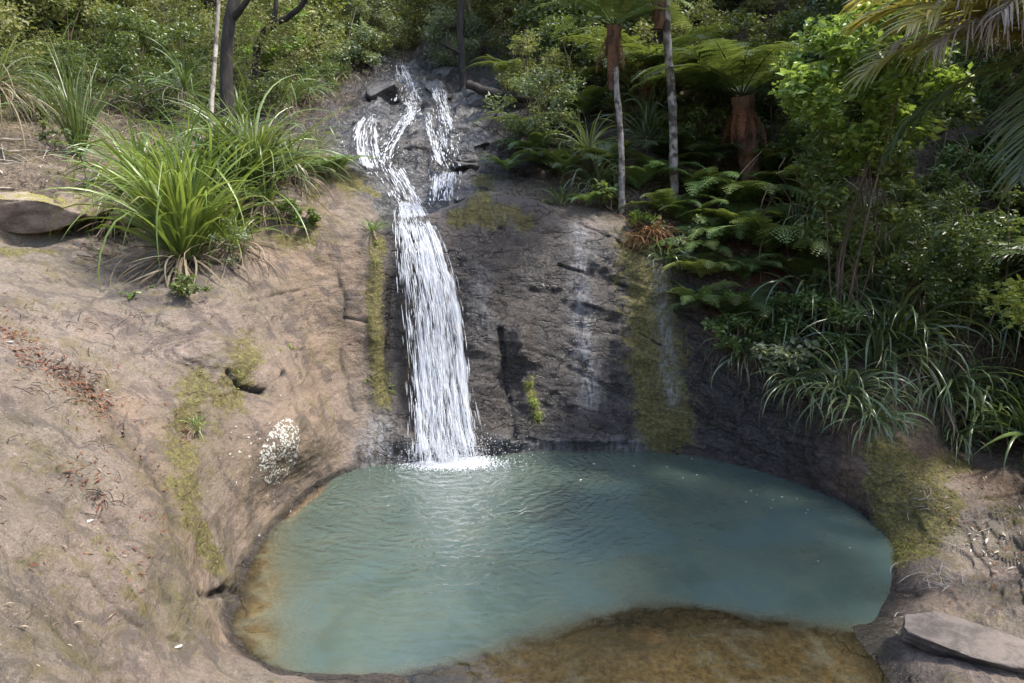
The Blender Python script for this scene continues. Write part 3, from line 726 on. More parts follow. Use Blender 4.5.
def sheet_points(rows_, ncol=9, off=.06, smooth=2):
    S = []
    for (y, xl, xr) in rows_:
        S.append([hit(xl+(xr-xl)*k/(ncol-1), y)[0][:] for k in range(ncol)])
    S = np.array(S)
    for _ in range(smooth):
        T = S.copy(); T[1:-1] = (S[:-2]+2*S[1:-1]+S[2:])/4
        T[:, 1:-1] = (T[:, :-2]+2*T[:, 1:-1]+T[:, 2:])/4; S = T
    S[:, :, 1] -= off; S[:, :, 2] += off*.4
    return S
def resample(S, nu, nv):
    n, m, _ = S.shape; vv = np.linspace(0, n-1, nv); uu = np.linspace(0, m-1, nu)
    def samp(v, u):
        v0 = np.clip(v.astype(int), 0, n-2); u0 = np.clip(u.astype(int), 0, m-2); fv = (v-v0)[..., None]; fu = (u-u0)[..., None]
        return (S[v0, u0]*(1-fv)*(1-fu)+S[v0+1, u0]*fv*(1-fu)+S[v0, u0+1]*(1-fv)*fu+S[v0+1, u0+1]*fv*fu)
    VV, UU = np.meshgrid(vv, uu, indexing='ij'); return samp(VV, UU), samp
def sheet(S, mat, name, parent, nu=70, nv=140, rough=.03, seed=0, edge=.12, dens0=.60, dens1=.50, endf=0.0):
    Q, _ = resample(S, nu, nv)
    pf = Q.reshape(-1, 3)
    U = np.tile(np.linspace(0, 1, nu), nv); Vv = np.repeat(np.linspace(0, 1, nv), nu)
    width = np.linalg.norm(S[:, -1]-S[:, 0], axis=1).mean(); length = np.linalg.norm(np.diff(S.mean(1), axis=0), axis=1).sum()
    pf = pf+np.stack([0*U, -rough*(1+fbm(np.stack([U*width*14, Vv*length*2, U*0+seed], 1), 3, seed)), 0*U], 1)
    ed = sstep(0, edge, U+.06*fbm(np.stack([U*0, Vv*length*3, U*0], 1), 3, seed+3))*sstep(0, edge, 1-U+.06*fbm(np.stack([U*0+7, Vv*length*3, U*0], 1), 3, seed+4))
    ed = ed*(sstep(0, endf, Vv+.08*fbm(np.stack([U*width*9, U*0, U*0+seed], 1), 3, seed))*sstep(0, endf, 1-Vv+.08*fbm(np.stack([U*width*9, U*0+4, U*0+seed], 1), 3, seed)) if endf > 0 else 1)
    dens = (dens0+(dens1-dens0)*Vv)*ed-(1-ed)*.6
    id_ = np.arange(nu*nv).reshape(nv, nu)
    F = np.stack([id_[:-1, :-1], id_[1:, :-1], id_[1:, 1:], id_[:-1, 1:]], -1).reshape(-1, 4)
    return link(name, make_mesh(name, pf, F, mat, dict(uu=U*width, vv=Vv*length+seed, dens=dens), True), parent)
def dashes(S, n, name, parent, l0=.05, l1=.25, w0=.004, w1=.011, thick=.1, seed=0, bias=1.0, vmin=0):
    r = np.random.default_rng(seed); _, samp = resample(S, 4, 4); nS, mS, _ = S.shape
    V, F, o = [], [], 0
    for i in range(n):
        u = r.normal(.5, .24)
        while not -.03 < u < 1.03: u = r.normal(.5, .27)
        u *= (mS-1); v = (vmin+(1-vmin)*r.uniform(0, 1)**bias)*(nS-1)
        length = np.linalg.norm(np.diff(S.mean(1), axis=0), axis=1).sum()
        dl = r.uniform(l0, l1)*r.uniform(.4, 1); dv = dl/length*(nS-1); w_ = r.uniform(w0, w1)
        vs = np.linspace(v, min(v+dv, nS-1.001), 5); q = samp(vs, np.full(5, u)+r.normal(0, .02, 5))
        q = q+np.array((r.normal(0, .012), -r.uniform(0, thick), 0))
        rr = np.array((.15, .9, 1, .8, .1))*w_
        a = np.arange(5)/5*2*PI
        ring = q[:, None]+np.stack([np.cos(a)[None]*rr[:, None], np.sin(a)[None]*rr[:, None], 0*rr[:, None]*a[None]], -1)
        id_ = np.arange(25).reshape(5, 5)+o; nx = np.roll(id_, -1, 1)
        F.append(np.stack([id_[:-1], nx[:-1], nx[1:], id_[1:]], -1).reshape(-1, 4)); V.append(ring.reshape(-1, 3)); o += 25
    ob = link(name, make_mesh(name, np.concatenate(V), np.concatenate(F), WWHITE, None, True), parent); tag(ob, kind="stuff"); return ob

main_rows = [(203, 398, 420), (207, 397, 424), (216, 396, 430), (228, 397, 440), (250, 398, 450), (280, 400, 460), (310, 402, 466), (340, 405, 470), (370, 408, 472), (400, 411, 472), (430, 412, 480), (452, 413, 487), (463, 412, 492)]
t = thing("waterfall", "tall white main waterfall pouring down the dark rock wall into the pool", "waterfall", hit(430, 458)[0])
def rel(S, t): return S-np.array(t.location)
S1 = rel(sheet_points(main_rows, 9, .07), t)
sheet(S1, WF, "water_sheet", t, seed=1, endf=.035)
S1b = S1.copy(); S1b[:, :, 1] -= .07; sheet(S1b, WF, "water_sheet", t, seed=7, dens0=.46, dens1=.45)
dashes(S1b, 2600, "water_drops", t, .03, .40, .0010, .0042, .13, 3)
# foam and spray at the foot
def foam_patch(cx_, cy_, rx, ry, n, seed, zoff=.004, smin=.008, smax=.035):
    r = np.random.default_rng(seed); V, F, o = [], [], 0
    for i in range(n):
        a = r.uniform(0, 2*PI); q = min(2.6, abs(r.normal(0, .62))); s_ = r.uniform(smin, smax)*max(.12, 1-q*.55)*r.uniform(.5, 1)
        x = cx_+rx*q*math.cos(a); y = cy_+ry*q*math.sin(a)
        k = 7; an = np.arange(k)/k*2*PI; rr = s_*r.uniform(.6, 1.3, k)
        top = [(x, y, zoff+s_*.5)]
        mid = [(x+rr[j]*.7*math.cos(an[j]), y+rr[j]*.7*math.sin(an[j]), zoff+s_*.35) for j in range(k)]
        low = [(x+rr[j]*math.cos(an[j])*1.1, y+rr[j]*math.sin(an[j])*1.1, zoff-.01) for j in range(k)]
        V += top+mid+low
        for j in range(k):
            j2 = (j+1) % k; F += [(o, o+1+j, o+1+j2), (o+1+j, o+1+k+j, o+1+k+j2), (o+1+j, o+1+k+j2, o+1+j2)]
        o += 1+2*k
    return np.array(V), np.array(F)
foot = np.array(PZ(452, 462, 0)); tl = np.array(t.location)
V, F = foam_patch(foot[0], foot[1]-.02, .60, .26, 4200, 5)
ob = link("foam", make_mesh("foam", V-tl, F, WWHITE, None, True), t); tag(ob, kind="stuff")
r = np.random.default_rng(8); V, F, o = [], [], 0
for i in range(1600):
    c = foot+np.array((r.normal(0, .36), r.normal(-.12, .14), abs(r.normal(0, .2)))); s_ = r.uniform(.0025, .007)
    V += [c+s_*np.array(v) for v in ((1, 0, 0), (0, 1, 0), (-1, 0, 0), (0, -1, 0), (0, 0, 1.4), (0, 0, -1.4))]
    F += [(o, o+1, o+4), (o+1, o+2, o+4), (o+2, o+3, o+4), (o+3, o, o+4), (o+1, o, o+5), (o+2, o+1, o+5), (o+3, o+2, o+5), (o, o+3, o+5)]; o += 6
ob = link("spray", make_mesh("spray", np.array(V)-tl, np.array(F), WWHITE), t); tag(ob, kind="stuff")

casc = [
 ("white stream on the far left of the upper cascade, fanning over dark rock", [(118, 366, 380), (135, 352, 382), (150, 345, 384), (165, 348, 392), (180, 360, 396)], .30, 1),
 ("bright diagonal stream crossing the middle of the upper cascade", [(112, 412, 424), (122, 402, 418), (135, 392, 406), (150, 383, 397), (165, 378, 392), (172, 377, 393)], .52, 2),
 ("highest small cascade tumbling out of the trees", [(66, 396, 406), (76, 396, 411), (88, 399, 416), (98, 396, 422), (110, 392, 428)], .36, 3),
 ("narrow stream falling down the right side of the upper cascade", [(86, 433, 444), (98, 432, 448), (112, 434, 450), (126, 438, 454), (142, 442, 458), (158, 446, 463), (172, 446, 464)], .36, 4),
 ("short broad curtain of water just above the main fall on its right", [(176, 432, 460), (184, 432, 460), (194, 431, 459), (206, 430, 458)], .5, 5),
 ("short stream feeding the diagonal one from behind the dark boulders", [(104, 404, 416), (112, 408, 420), (120, 412, 421), (126, 410, 418), (132, 404, 412)], .5, 7),
 ("faint trickle down the grey boulder between the upper streams", [(118, 425, 432), (130, 428, 434), (145, 430, 438), (160, 436, 444), (174, 440, 450)], .3, 8),
 ("thin sheet sliding over the lip that feeds the main fall", [(170, 376, 404), (184, 386, 414), (196, 390, 422), (210, 396, 430)], .26, 6),
]
for lab, rws, dn_, sd_ in casc:
    t = thing("cascade", lab, "cascade", hit((rws[-1][1]+rws[-1][2])/2, rws[-1][0])[0])
    rws = [(y_, xl-3.0, xr+3.0) for y_, xl, xr in rws]
    S = rel(sheet_points(rws, 6, .2, 2), t)
    sheet(S, WFU, "water_sheet", t, 30, 70, .04, seed=sd_*5, dens0=.50+.1*(dn_-.4), dens1=.50, edge=.22, endf=.12)
    dashes(S, int(30+90*dn_*2), "water_drops", t, .05, .3, .004, .009, .10, sd_)

# ------------------------------------------------------------------ plant builders
def strap_plant(name, label, cat, loc, n, L, wd, mat, seed, dead=0, group=None, elev=68, esd=16, droop=1.7, deadmat='dead', az=(0, 2*PI), hangdir=None, Ldead=None, base=.07):
    t = thing(name, label, cat, loc, 0, 1, group)
    V, F, a = blades(n, L, wd, elev, esd, droop, 10, base, az, .35, seed)
    link("leaves", make_mesh("leaves", V, F, ML[mat], dict(var=a), True), t)
    if dead:
        d0 = hangdir if hangdir is not None else -PI/2
        V, F, a = blades(dead, Ldead or L*.75, wd*.7, -5, 22, 1.3, 8, base*1.2, (d0-1.3, d0+1.3), .3, seed+5, 1.0, .7)
        link("dead_leaves", make_mesh("dead_leaves", V, F, ML[deadmat], dict(var=a), True), t)
    return t
FROND = {}
def get_frond(kind, mat):
    k = (kind, mat)
    if k not in FROND:
        ms = []
        for s_ in range(3):
            if kind == 'big': V, F, a = frond_mesh(1.9, .42, 28, 11, 38, 1.35, s_+3)
            elif kind == 'ground': V, F, a = frond_mesh(.95, .2, 20, 8, 52, 1.6, s_+9)
            elif kind == 'dead': V, F, a = frond_mesh(1.2, .14, 16, 5, -35, .85, s_+19, sag=1.2, ang=50)
            ms.append(make_mesh("frond", V, F, ML[mat], dict(var=a)))
        FROND[k] = ms
    return FROND[k]
def fern(name, label, cat, loc, n, kind, mat, seed, scale=1.0, tilt=.25, az=(0, 2*PI), group=None, deadn=0, lean=0.):
    r = random.Random(seed)
    t = thing(name, label, cat, loc, 0, scale, group)
    ms = get_frond(kind, mat)
    for i in range(n):
        a = az[0]+(az[1]-az[0])*(i+r.uniform(-.3, .3))/n
        s_ = r.uniform(.8, 1.1)
        o = link("frond", ms[i % 3], t, (0, 0, 0), (r.uniform(-.25, .25), r.uniform(-tilt, tilt)-lean, a), s_)
    md = get_frond('dead', 'rust') if deadn else None
    for i in range(deadn):
        link("dead_frond", md[i % 3], t, (0, 0, -.03), (0, r.uniform(-.2, .2), r.uniform(0, 2*PI)), r.uniform(.6, .9)*(.9 if kind == 'big' else .55))
    return t
def shrub(name, label, cat, loc, radius, nc, nl, leaf, mat, seed, group=None, lift=None, asp=.5, spread=.22, stems=4, up=.5, bark='brown', flat=.8, hollow=.4, hang=0.):
    t = thing(name, label, cat, loc, 0, 1, group)
    (V, F, a), cc = crown(radius, nc, nl, leaf, seed, asp, spread, up, flat, hollow, hang)
    lf = radius[2]*.85 if lift is None else lift
    V = V+np.array((0, 0, lf)); cc = cc+np.array((0, 0, lf))
    link("foliage", make_mesh("foliage", V, F, ML[mat], dict(var=a)), t)
    r = np.random.default_rng(seed+2); parts = []
    for c in cc[r.permutation(len(cc))[:max(stems, len(cc)//4) if lf < .9 else 5]]:
        mid = np.array((c[0]*.35, c[1]*.35, c[2]*.45))+r.normal(0, .04+.1*(lf > .9), 3)
        parts.append(tube([(r.normal(0, .02), r.normal(0, .02), -.08), mid, c], [.016, .011, .004], 5, 4))
    V, F, _ = join(parts); link("stems", make_mesh("stems", V, F, MB[bark], None, True), t)
    return t
def tree(name, label, cat, loc, hgt, rad, cr_r, nc, nl, leaf, mat, bark, seed, group=None, lean=(0, 0), spread=.2, asp=.5, crown_at=1.0):
    t = thing(name, label, cat, loc, 0, 1, group); r = np.random.default_rng(seed)
    top = np.array((lean[0], lean[1], hgt))
    tp_ = [(0, 0, -.3), tuple(top*.33+np.append(r.normal(0, .12, 2), 0)), tuple(top*.66+np.append(r.normal(0, .12, 2), 0)), tuple(top)]
    (V, F, a), cc = crown(cr_r, nc, nl, leaf, seed+1, asp, spread, .5)
    cpos = top*crown_at; V = V+cpos; cc = cc+cpos
    link("crown", make_mesh("crown", V, F, ML[mat], dict(var=a)), t)
    parts = [tube(tp_, [rad*1.25, rad, rad*.8, rad*.45], 10, 5, .05, seed)]
    for c in cc[r.permutation(len(cc))[:max(6, nc//3)]]:
        s0 = top*r.uniform(.6, .95); mid = s0*.45+c*.55+np.array((0, 0, .15))
        parts.append(tube([s0, mid, c], [rad*.4, rad*.25, rad*.08], 5, 4))
    V, F, _ = join(parts); link("trunk", make_mesh("trunk", V, F, MB[bark], None, True), t)
    return t

# ------------------------------------------------------------------ helpers to stand plants on the slopes
def hp(px, py): return hit(px, py)[0]
def place_Y(px, Yd, dz=0.):
    d = ray(px, 341.5); x = d.x/d.y*Yd
    for _ in range(3):
        z = ground(x, Yd); dp = (Yd*CS-(z-H)*SN); x = (px-512)/FPX*dp
    return Vector((x, Yd, ground(x, Yd)+dz))

# ------------------------------------------------------------------ forest behind and around
pk = [('olive', 'brown'), ('mid', 'dark'), ('deep', 'dark'), ('grey', 'pale'), ('yellow', 'brown'), ('olive', 'dark')]
far_defs = [
 ("olive-green forest tree standing in the wooded gully above the waterfall", 0, [(350,26),(395,33),(430,27),(468,22),(515,24),(545,20.5),(300,28),(250,30),(455,38),(360,42),(410,24.5),(500,31)], 2.6, .09, (1.9,1.9,2.2)),
 ("mid-green forest tree on the slope behind the left bank plants", 1, [(150,19),(205,23),(100,18),(60,16),(15,14.5),(270,22),(-40,14),(170,28),(90,26),(320,23),(20,22)], 2.5, .09, (1.9,1.8,2.1)),
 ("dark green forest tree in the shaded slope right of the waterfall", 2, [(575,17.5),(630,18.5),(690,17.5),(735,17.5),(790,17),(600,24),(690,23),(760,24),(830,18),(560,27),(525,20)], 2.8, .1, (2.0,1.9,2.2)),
 ("tall dark tree shading the top of the right bank", 5, [(900,13),(970,12.5),(1050,11.5),(1120,11),(1200,10),(990,17)], 4.6, .13, (2.3,2.3,2.2)),
]
for lab, mi, spots, hh, rd, crr in far_defs:
    src = None
    for q, (px, Yd) in enumerate(spots):
        loc = place_Y(px, Yd, -.1)
        if q % 4 == 0:
            m_, b_ = pk[mi]
            if q == 4 and mi == 0: m_ = 'grey'
            if q == 8 and mi in (0, 1): m_ = 'yellow'
            src = tree("forest_tree", lab, "tree", loc, hh, rd, crr, 70, 13000, .10 if mi != 2 else .09, m_, b_, 100+mi*10+q, lab.replace("tree", "trees", 1), spread=.2, asp=.42)
        else:
            copy_thing(src, lab, "tree", loc, random.uniform(0, 6.3), random.uniform(.85, 1.15), lab.replace("tree", "trees", 1))
# trees of the right bank outside the frame that throw the shade over the pool
shade = [((7.0, 4.9), 6.2), ((6.4, 2.9), 6.2), ((8.4, 6.2), 5.8)]
src = None
for (x, y), hh in shade:
    loc = (x, y, ground(x, y)-.1); lab = "tall leafy canopy tree on the right bank just outside the picture"
    if src is None: src = tree("canopy_tree", lab, "tree", loc, hh, .12, (1.8, 1.9, 1.0), 46, 3600, .11, 'mid', 'dark', 333, "canopy trees on the right bank", lean=(-.9, .1), spread=.22)
    else: copy_thing(src, lab, "tree", loc, random.uniform(-.5, .5), random.uniform(.95, 1.1), "canopy trees on the right bank")

# ------------------------------------------------------------------ understorey: bushes, ferns and strap plants covering the slopes
def inpoly(x, y, poly):
    c = False; n = len(poly)
    for i in range(n):
        x1, y1 = poly[i]; x2, y2 = poly[i-1]
        if (y1 > y) != (y2 > y) and x < (x2-x1)*(y-y1)/(y2-y1)+x1: c = not c
    return c
def to_px(p):
    y_ = p[1]*CS-(p[2]-H)*SN; u = p[1]*SN+(p[2]-H)*CS
    return 512+FPX*p[0]/y_, 341.5-FPX*u/y_
taken = []
def scatter_ground(poly, xr, yr, n, mind, seed):
    """points on the ground whose plan position falls in the slope seen inside poly"""
    r = random.Random(seed); out = []
    for _ in range(n*60):
        x, y = r.uniform(*xr), r.uniform(*yr); z = ground(x, y); u, v = to_px((x, y, z))
        if not inpoly(u, v, poly): continue
        if any((x-a)**2+(y-b)**2 < (.5*(mind+m_))**2 for a, b, m_ in taken): continue
        taken.append((x, y, mind)); out.append(Vector((x, y, z)))
        if len(out) >= n: break
    return out
RB = [(500,192),(520,150),(500,110),(520,-60),(1300,-60),(1300,420),(1024,432),(960,422),(880,405),(800,365),(735,345),(700,315),(675,265),(640,228),(560,205)]
LB = [(-250,-60),(400,-60),(385,60),(330,85),(285,105),(240,105),(200,95),(120,85),(60,88),(-50,95),(-250,160)]
CB = [(325,-60),(520,-60),(500,70),(465,82),(440,60),(400,55),(380,66),(330,88)]
for px_, py_, m_ in [(588,152,1.7),(598,188,1.4),(638,196,1.1),(700,205,1.2),(735,215,1.3),(768,262,1.5),(720,250,1.1),(805,265,1.2),(832,238,1.2),(560,185,1.0),(620,170,1.0),(664,262,.8),(882,268,1.1),(530,175,.8)]:
    q_ = hp(px_, py_); taken.append((q_.x, q_.y, m_))
defs = [
 ([(850,-60),(1500,-60),(1500,150),(900,150)], (5, 16), (10.5, 26), 34, 1.0, 'mid', (.95, .95, 1.0), .085, 'leafy bush on the upper slope behind the palm'),
 (RB, (-1, 5), (16, 30), 20, 1.2, 'olive', (1.2, 1.2, 1.4), .085, 'tall olive bush deep in the forest behind the slender trunks'),
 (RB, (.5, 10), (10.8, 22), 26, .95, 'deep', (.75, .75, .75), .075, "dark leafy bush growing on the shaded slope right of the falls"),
 (RB, (3, 9), (8.5, 14), 14, .9, 'mid', (.55, .55, .5), .065, "mid-green bush among the strap plants of the right bank"),
 (RB, (-1, 6), (13, 24), 10, .9, 'olive', (.7, .7, .8), .06, "olive-green fine-leaved bush in the trees right of the falls"),
 (LB, (-14, -1.5), (9.5, 26), 34, .9, 'olive', (.9, .9, .8), .06, "olive fine-leaved bush behind the plants of the left bank"),
 (LB, (-14, -1.5), (9.5, 26), 20, .9, 'deep', (.9, .9, .8), .07, "dark green bush behind the plants of the left bank"),
 (CB, (-7, 2), (15, 32), 16, 1.1, 'grey', (.95, .95, .9), .075, "grey-green bush crowding the head of the cascade"),
 (CB, (-7, 2), (15, 36), 12, 1.1, 'olive', (1.0, 1.0, 1.1), .08, "olive bush crowding the head of the cascade"),
]
for k, (poly, xr, yr, n, md, mt, rad, lf, lab) in enumerate(defs):
    pts = scatter_ground(poly, xr, yr, n, md, 50+k); src = [None, None]
    for q, p_ in enumerate(pts):
        if src[q % 2] is None: src[q % 2] = shrub("bush", lab, "bush", p_, rad, 34, 3600, lf, mt, 500+k*7+q, lab+" (group)".replace(" (group)", "es"), spread=.24)
        else: copy_thing(src[q % 2], lab, "bush", p_, random.uniform(0, 6.3), random.uniform(.75, 1.25), lab+"es")
LB2 = [(-80,30),(340,30),(345,80),(300,112),(235,128),(150,122),(60,114),(-80,125)]
for k, (n, md, mk, lab) in enumerate([
   (26, .5, lambda l, p: shrub("bush", l, "bush", p, (.5, .5, .42), 26, 1700, .055, 'deep', 810, l+" group", spread=.26, hollow=.2), "low dark bush in the tangle above the left rock"),
   (20, .5, lambda l, p: strap_plant("strap_plant", l, "plant", p, 70, .85, .018, 'flaxdark', 811, 70, l+" group", 50, 24, 1.9), "dark tussock with dry leaves in the tangle above the left rock"),
   (14, .5, lambda l, p: strap_plant("strap_plant", l, "plant", p, 60, .7, .014, 'pale', 812, 90, l+" group", 40, 30, 2.1), "straw-coloured tussock in the tangle above the left rock"),
   (14, .5, lambda l, p: shrub("bush", l, "bush", p, (.42, .42, .4), 22, 1100, .055, 'olive', 813, l+" group", spread=.26, hollow=.2), "low olive bush in the tangle above the left rock")]):
    src = None
    for p_ in scatter_ground(LB2, (-13, -1.8), (9.2, 19), n, md, 300+k):
        if src is None: src = mk(lab, p_)
        else: copy_thing(src, lab, src["category"], p_, random.uniform(0, 6), random.uniform(.75, 1.3), src["group"])
# dark ferns over the shaded slope
pts = scatter_ground(RB, (0, 8), (9, 16), 20, .55, 91); src = None
lab = "dark green fern growing among the bushes of the right slope"
for q, p_ in enumerate(pts):
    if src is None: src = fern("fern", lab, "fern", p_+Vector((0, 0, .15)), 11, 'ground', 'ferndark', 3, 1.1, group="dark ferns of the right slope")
    else: copy_thing(src, lab, "fern", p_+Vector((0, 0, .15)), random.uniform(0, 6), random.uniform(.9, 1.5), "dark ferns of the right slope")
# strap plants hanging on the shaded slope
pts = scatter_ground(RB, (2, 9), (8, 13), 16, .6, 97); src = None
lab = "dark strap-leaved plant half hidden among the bushes of the right bank"
for q, p_ in enumerate(pts):
    if src is None: src = strap_plant("strap_plant", lab, "plant", p_, 70, 1.1, .026, 'astelia', 44, 12, "half hidden strap plants of the right bank", 60, 20, 2.0)
    else: copy_thing(src, lab, "plant", p_, random.uniform(0, 6), random.uniform(.8, 1.25), "half hidden strap plants of the right bank")

# ------------------------------------------------------------------ LEFT BANK plants
strap_plant("flax_plant", "large bright green flax clump with arching sunlit leaves on the left rock", "flax plant", hp(186, 262), 260, 1.75, .042, 'flax', 1, 150, elev=73, esd=15, droop=1.3, hangdir=-1.4, Ldead=1.0, base=.14)
strap_plant("flax_plant", "slightly smaller bright flax clump just behind the largest one on the left rock", "flax plant", hp(205, 222), 130, 1.45, .036, 'flax', 2, 0, elev=72, esd=15, droop=1.3, base=.1)
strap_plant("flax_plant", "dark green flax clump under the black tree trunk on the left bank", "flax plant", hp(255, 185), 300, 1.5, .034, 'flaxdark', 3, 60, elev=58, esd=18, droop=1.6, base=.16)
strap_plant("flax_plant", "small flax tuft with a straw-coloured skirt hanging over the left rock", "flax plant", hp(266, 205), 34, .55, .022, 'flax', 4, 34, elev=66, droop=1.3, Ldead=.6, hangdir=-1.5)
strap_plant("flax_plant", "upright narrow-leaved green clump at the far upper left above the rock ledge", "flax plant", place_Y(80, 10.6), 90, 1.5, .024, 'flaxdark', 5, 20, elev=78, esd=8, droop=.8)
strap_plant("flax_plant", "tuft of green strap leaves behind the left flax clumps, beside the pale thin trunk", "flax plant", place_Y(188, 12.5, .6), 60, .95, .024, 'flaxdark', 6, 20, elev=50, esd=25, droop=1.4)
strap_plant("flax_plant", "silvery half-dead strap clump at the top left corner", "flax plant", place_Y(5, 9.9, .9), 60, 1.2, .022, 'pale', 7, 80, elev=50, esd=25, droop=2.2, Ldead=1.1, hangdir=-1.2)
strap_plant("flax_plant", "dark strap clump on the slope between the dark trunk and the upper cascade", "flax plant", place_Y(285, 14.5, 0), 80, 1.1, .026, 'flaxdark', 8, 50, elev=55, esd=20, droop=1.7)
strap_plant("strap_tuft", "small green tuft growing on the rock lip left of the main fall", "plant", hp(372, 232), 26, .34, .018, 'flax', 9, 8, elev=60, droop=1.6)
strap_plant("strap_tuft", "pale lime tuft rooted in a mossy hollow low on the left rock", "plant", hp(197, 428), 26, .2, .012, 'fernlight', 10, 10, elev=55, esd=30, droop=1.6)
strap_plant("strap_tuft", "dry grassy tuft at the edge of the slope left of the upper cascade", "plant", hp(318, 150), 60, .5, .012, 'pale', 11, 50, elev=50, esd=25, droop=1.8)
strap_plant("strap_tuft", "mossy green tuft on the yellow-green rock beside the upper cascade", "plant", hp(322, 172), 50, .35, .016, 'flaxdark', 12, 10, elev=50, esd=25, droop=1.8)
strap_plant("flax_plant", "untidy half-dead flax clump on the slope right of the bright ones", "flax plant", hp(292, 178), 90, .8, .022, 'flaxdark', 13, 70, elev=52, esd=24, droop=1.9, Ldead=.7, hangdir=-1.2)
strap_plant("flax_plant", "flax clump with long straw leaves trailing down the rock right of the largest one", "flax plant", hp(232, 248), 60, .9, .024, 'flax', 14, 110, elev=60, esd=24, droop=1.7, Ldead=.95, hangdir=-1.3)
strap_plant("flax_plant", "mid-green flax clump left of and behind the largest one", "flax plant", hp(140, 185), 120, 1.15, .028, 'flaxdark', 15, 40, elev=62, esd=20, droop=1.7)
strap_plant("flax_plant", "low green flax clump at the ledge left of the largest one", "flax plant", hp(118, 222), 60, .7, .026, 'flax', 16, 50, elev=45, esd=24, droop=1.8, hangdir=-2.0)
shrub("leafy_shrub", "scrubby grey-green shrub between the flax clumps and the bare slope", "shrub", hp(270, 190), (.45, .35, .35), 22, 1000, .05, 'grey', 42, asp=.4, hollow=.2)
shrub("leafy_shrub", "small bright shrub at the edge of the rock above the orange face", "shrub", hp(290, 222), (.3, .25, .2), 14, 520, .05, 'mid', 43, asp=.5, hollow=.2)
# dry grass and dead leaves draped along the ledge (nobody could count the blades)
gp = []
r_ = random.Random(4)
for q in range(95):
    px = r_.uniform(-20, 350); py = np.interp(px, [0, 100, 200, 260, 350], [95, 112, 150, 160, 95])+r_.gauss(0, 20)
    if py < 30: continue
    c = np.array(hp(px, py)); V, F, a = blades(34, r_.uniform(.25, .6), .007, 15, 40, 1.6, 6, .35, seed=200+q, tw=1.5); gp.append((V+c, F, a))
V, F, a = join(gp); o = link("dry_grass", make_mesh("dry_grass", V, F, ML['dead'], dict(var=a), True)); tag(o, kind="stuff")
fern("fern", "small fern on the bare slope left of the upper cascade", "fern", hp(337, 172), 10, 'ground', 'fern', 21, .8)
shrub("leafy_shrub", "small pale-leaved shrub in front of the black trunk between the flax clumps", "shrub", hp(228, 205)+Vector((0, 0, .35)), (.38, .3, .35), 14, 420, .10, 'grey', 31, asp=.3, hollow=.2)
shrub("leafy_shrub", "low glossy herb on the rock edge right of the straw-skirted flax tuft", "shrub", hp(303, 228), (.22, .18, .22), 10, 320, .065, 'mid', 32, asp=.55)
shrub("leafy_shrub", "low green weed spreading under the dead leaves of the large flax", "shrub", hp(180, 292), (.5, .25, .12), 16, 360, .055, 'mid', 33, asp=.6, lift=.06)
shrub("leafy_shrub", "fine-stemmed weedy shrub at the right foot of the large flax", "shrub", hp(238, 268), (.3, .3, .34), 16, 600, .045, 'grey', 34, asp=.3, hollow=.1)
shrub("leafy_shrub", "tiny bright green seedling on the bare left rock", "shrub", hp(128, 298), (.1, .08, .07), 5, 40, .05, 'bright', 35, lift=.04, stems=2)
shrub("leafy_shrub", "small pale-leaved plant at the foot of the narrow clump on the upper left", "shrub", place_Y(58, 9.6, .3), (.25, .25, .2), 8, 110, .09, 'pale', 36)
shrub("leafy_shrub", "yellow-green shrub glowing in the sun left of the gully", "shrub", place_Y(318, 19, .5), (1.0, .9, 1.5), 30, 3800, .11, 'yellow', 37, hollow=.3, spread=.2)
shrub("leafy_shrub", "light green shrub below the bent branch on the left bank", "shrub", place_Y(282, 16.5, .1), (.9, .8, .9), 26, 2600, .09, 'bright', 38, hollow=.3)
shrub("leafy_shrub", "grey-green shrub on the slope directly left of the highest cascade", "shrub", place_Y(350, 18.5, -.1), (1.0, .9, .85), 26, 3000, .09, 'grey', 39, hollow=.3)
shrub("leafy_shrub", "pale grey-leaved shrub hanging beside the top of the cascade", "shrub", place_Y(372, 21, .2), (.8, .8, 1.6), 30, 2800, .09, 'grey', 40, hollow=.3)
# black trunk, pale sapling and the bent tree
def bare_tree(name, label, loc, pts, radii, bark, seed, crownpos=None, crr=(1, 1, .8), mat='olive', sides=9, leaf=.07, nl=3000, extra=()):
    t = thing(name, label, "tree", loc)
    parts = [tube(pts, radii, sides, 6, .06, seed)]+[tube(p_, r_, 6, 5, .06, seed+9) for p_, r_ in extra]
    V, F, _ = join(parts); link("trunk", make_mesh("trunk", V, F, MB[bark], None, True), t)
    if crownpos is not None:
        (V, F, a), cc = crown(crr, 34, nl, leaf, seed+1); link("crown", make_mesh("crown", V+np.array(crownpos), F, ML[mat], dict(var=a)), t)
    return t
def relp(loc, px, py, Yd): return tuple(np.array(PY(px, py, Yd))-np.array(loc))
l = place_Y(228, 12.2, -.2)
bare_tree("dark_tree", "tree with a straight black trunk rising behind the left flax clumps", l, [(0, 0, 0), relp(l, 226, 70, 12.2), relp(l, 230, 20, 12.2), relp(l, 237, -20, 12.3), relp(l, 240, -120, 12.6)], [.13, .10, .095, .095, .07], 'dark', 61, relp(l, 225, -95, 12.8), (1.8, 1.5, 1.0), 'olive', extra=[([relp(l, 230, 20, 12.2), relp(l, 246, 2, 12.1), relp(l, 262, -30, 12)], [.07, .05, .03])])
l = hp(209, 215)
bare_tree("pale_sapling", "thin pale-barked sapling leaning between the left flax clumps", l, [(0, 0, -.1), relp(l, 211, 120, 9.7), relp(l, 215, 60, 9.8), relp(l, 219, 0, 9.9), relp(l, 222, -80, 10)], [.035, .033, .028, .025, .018], 'pale', 62, relp(l, 220, -110, 10), (.8, .7, .6), 'mid', 7, .06, 900)
l = place_Y(256, 14.5, -.2)
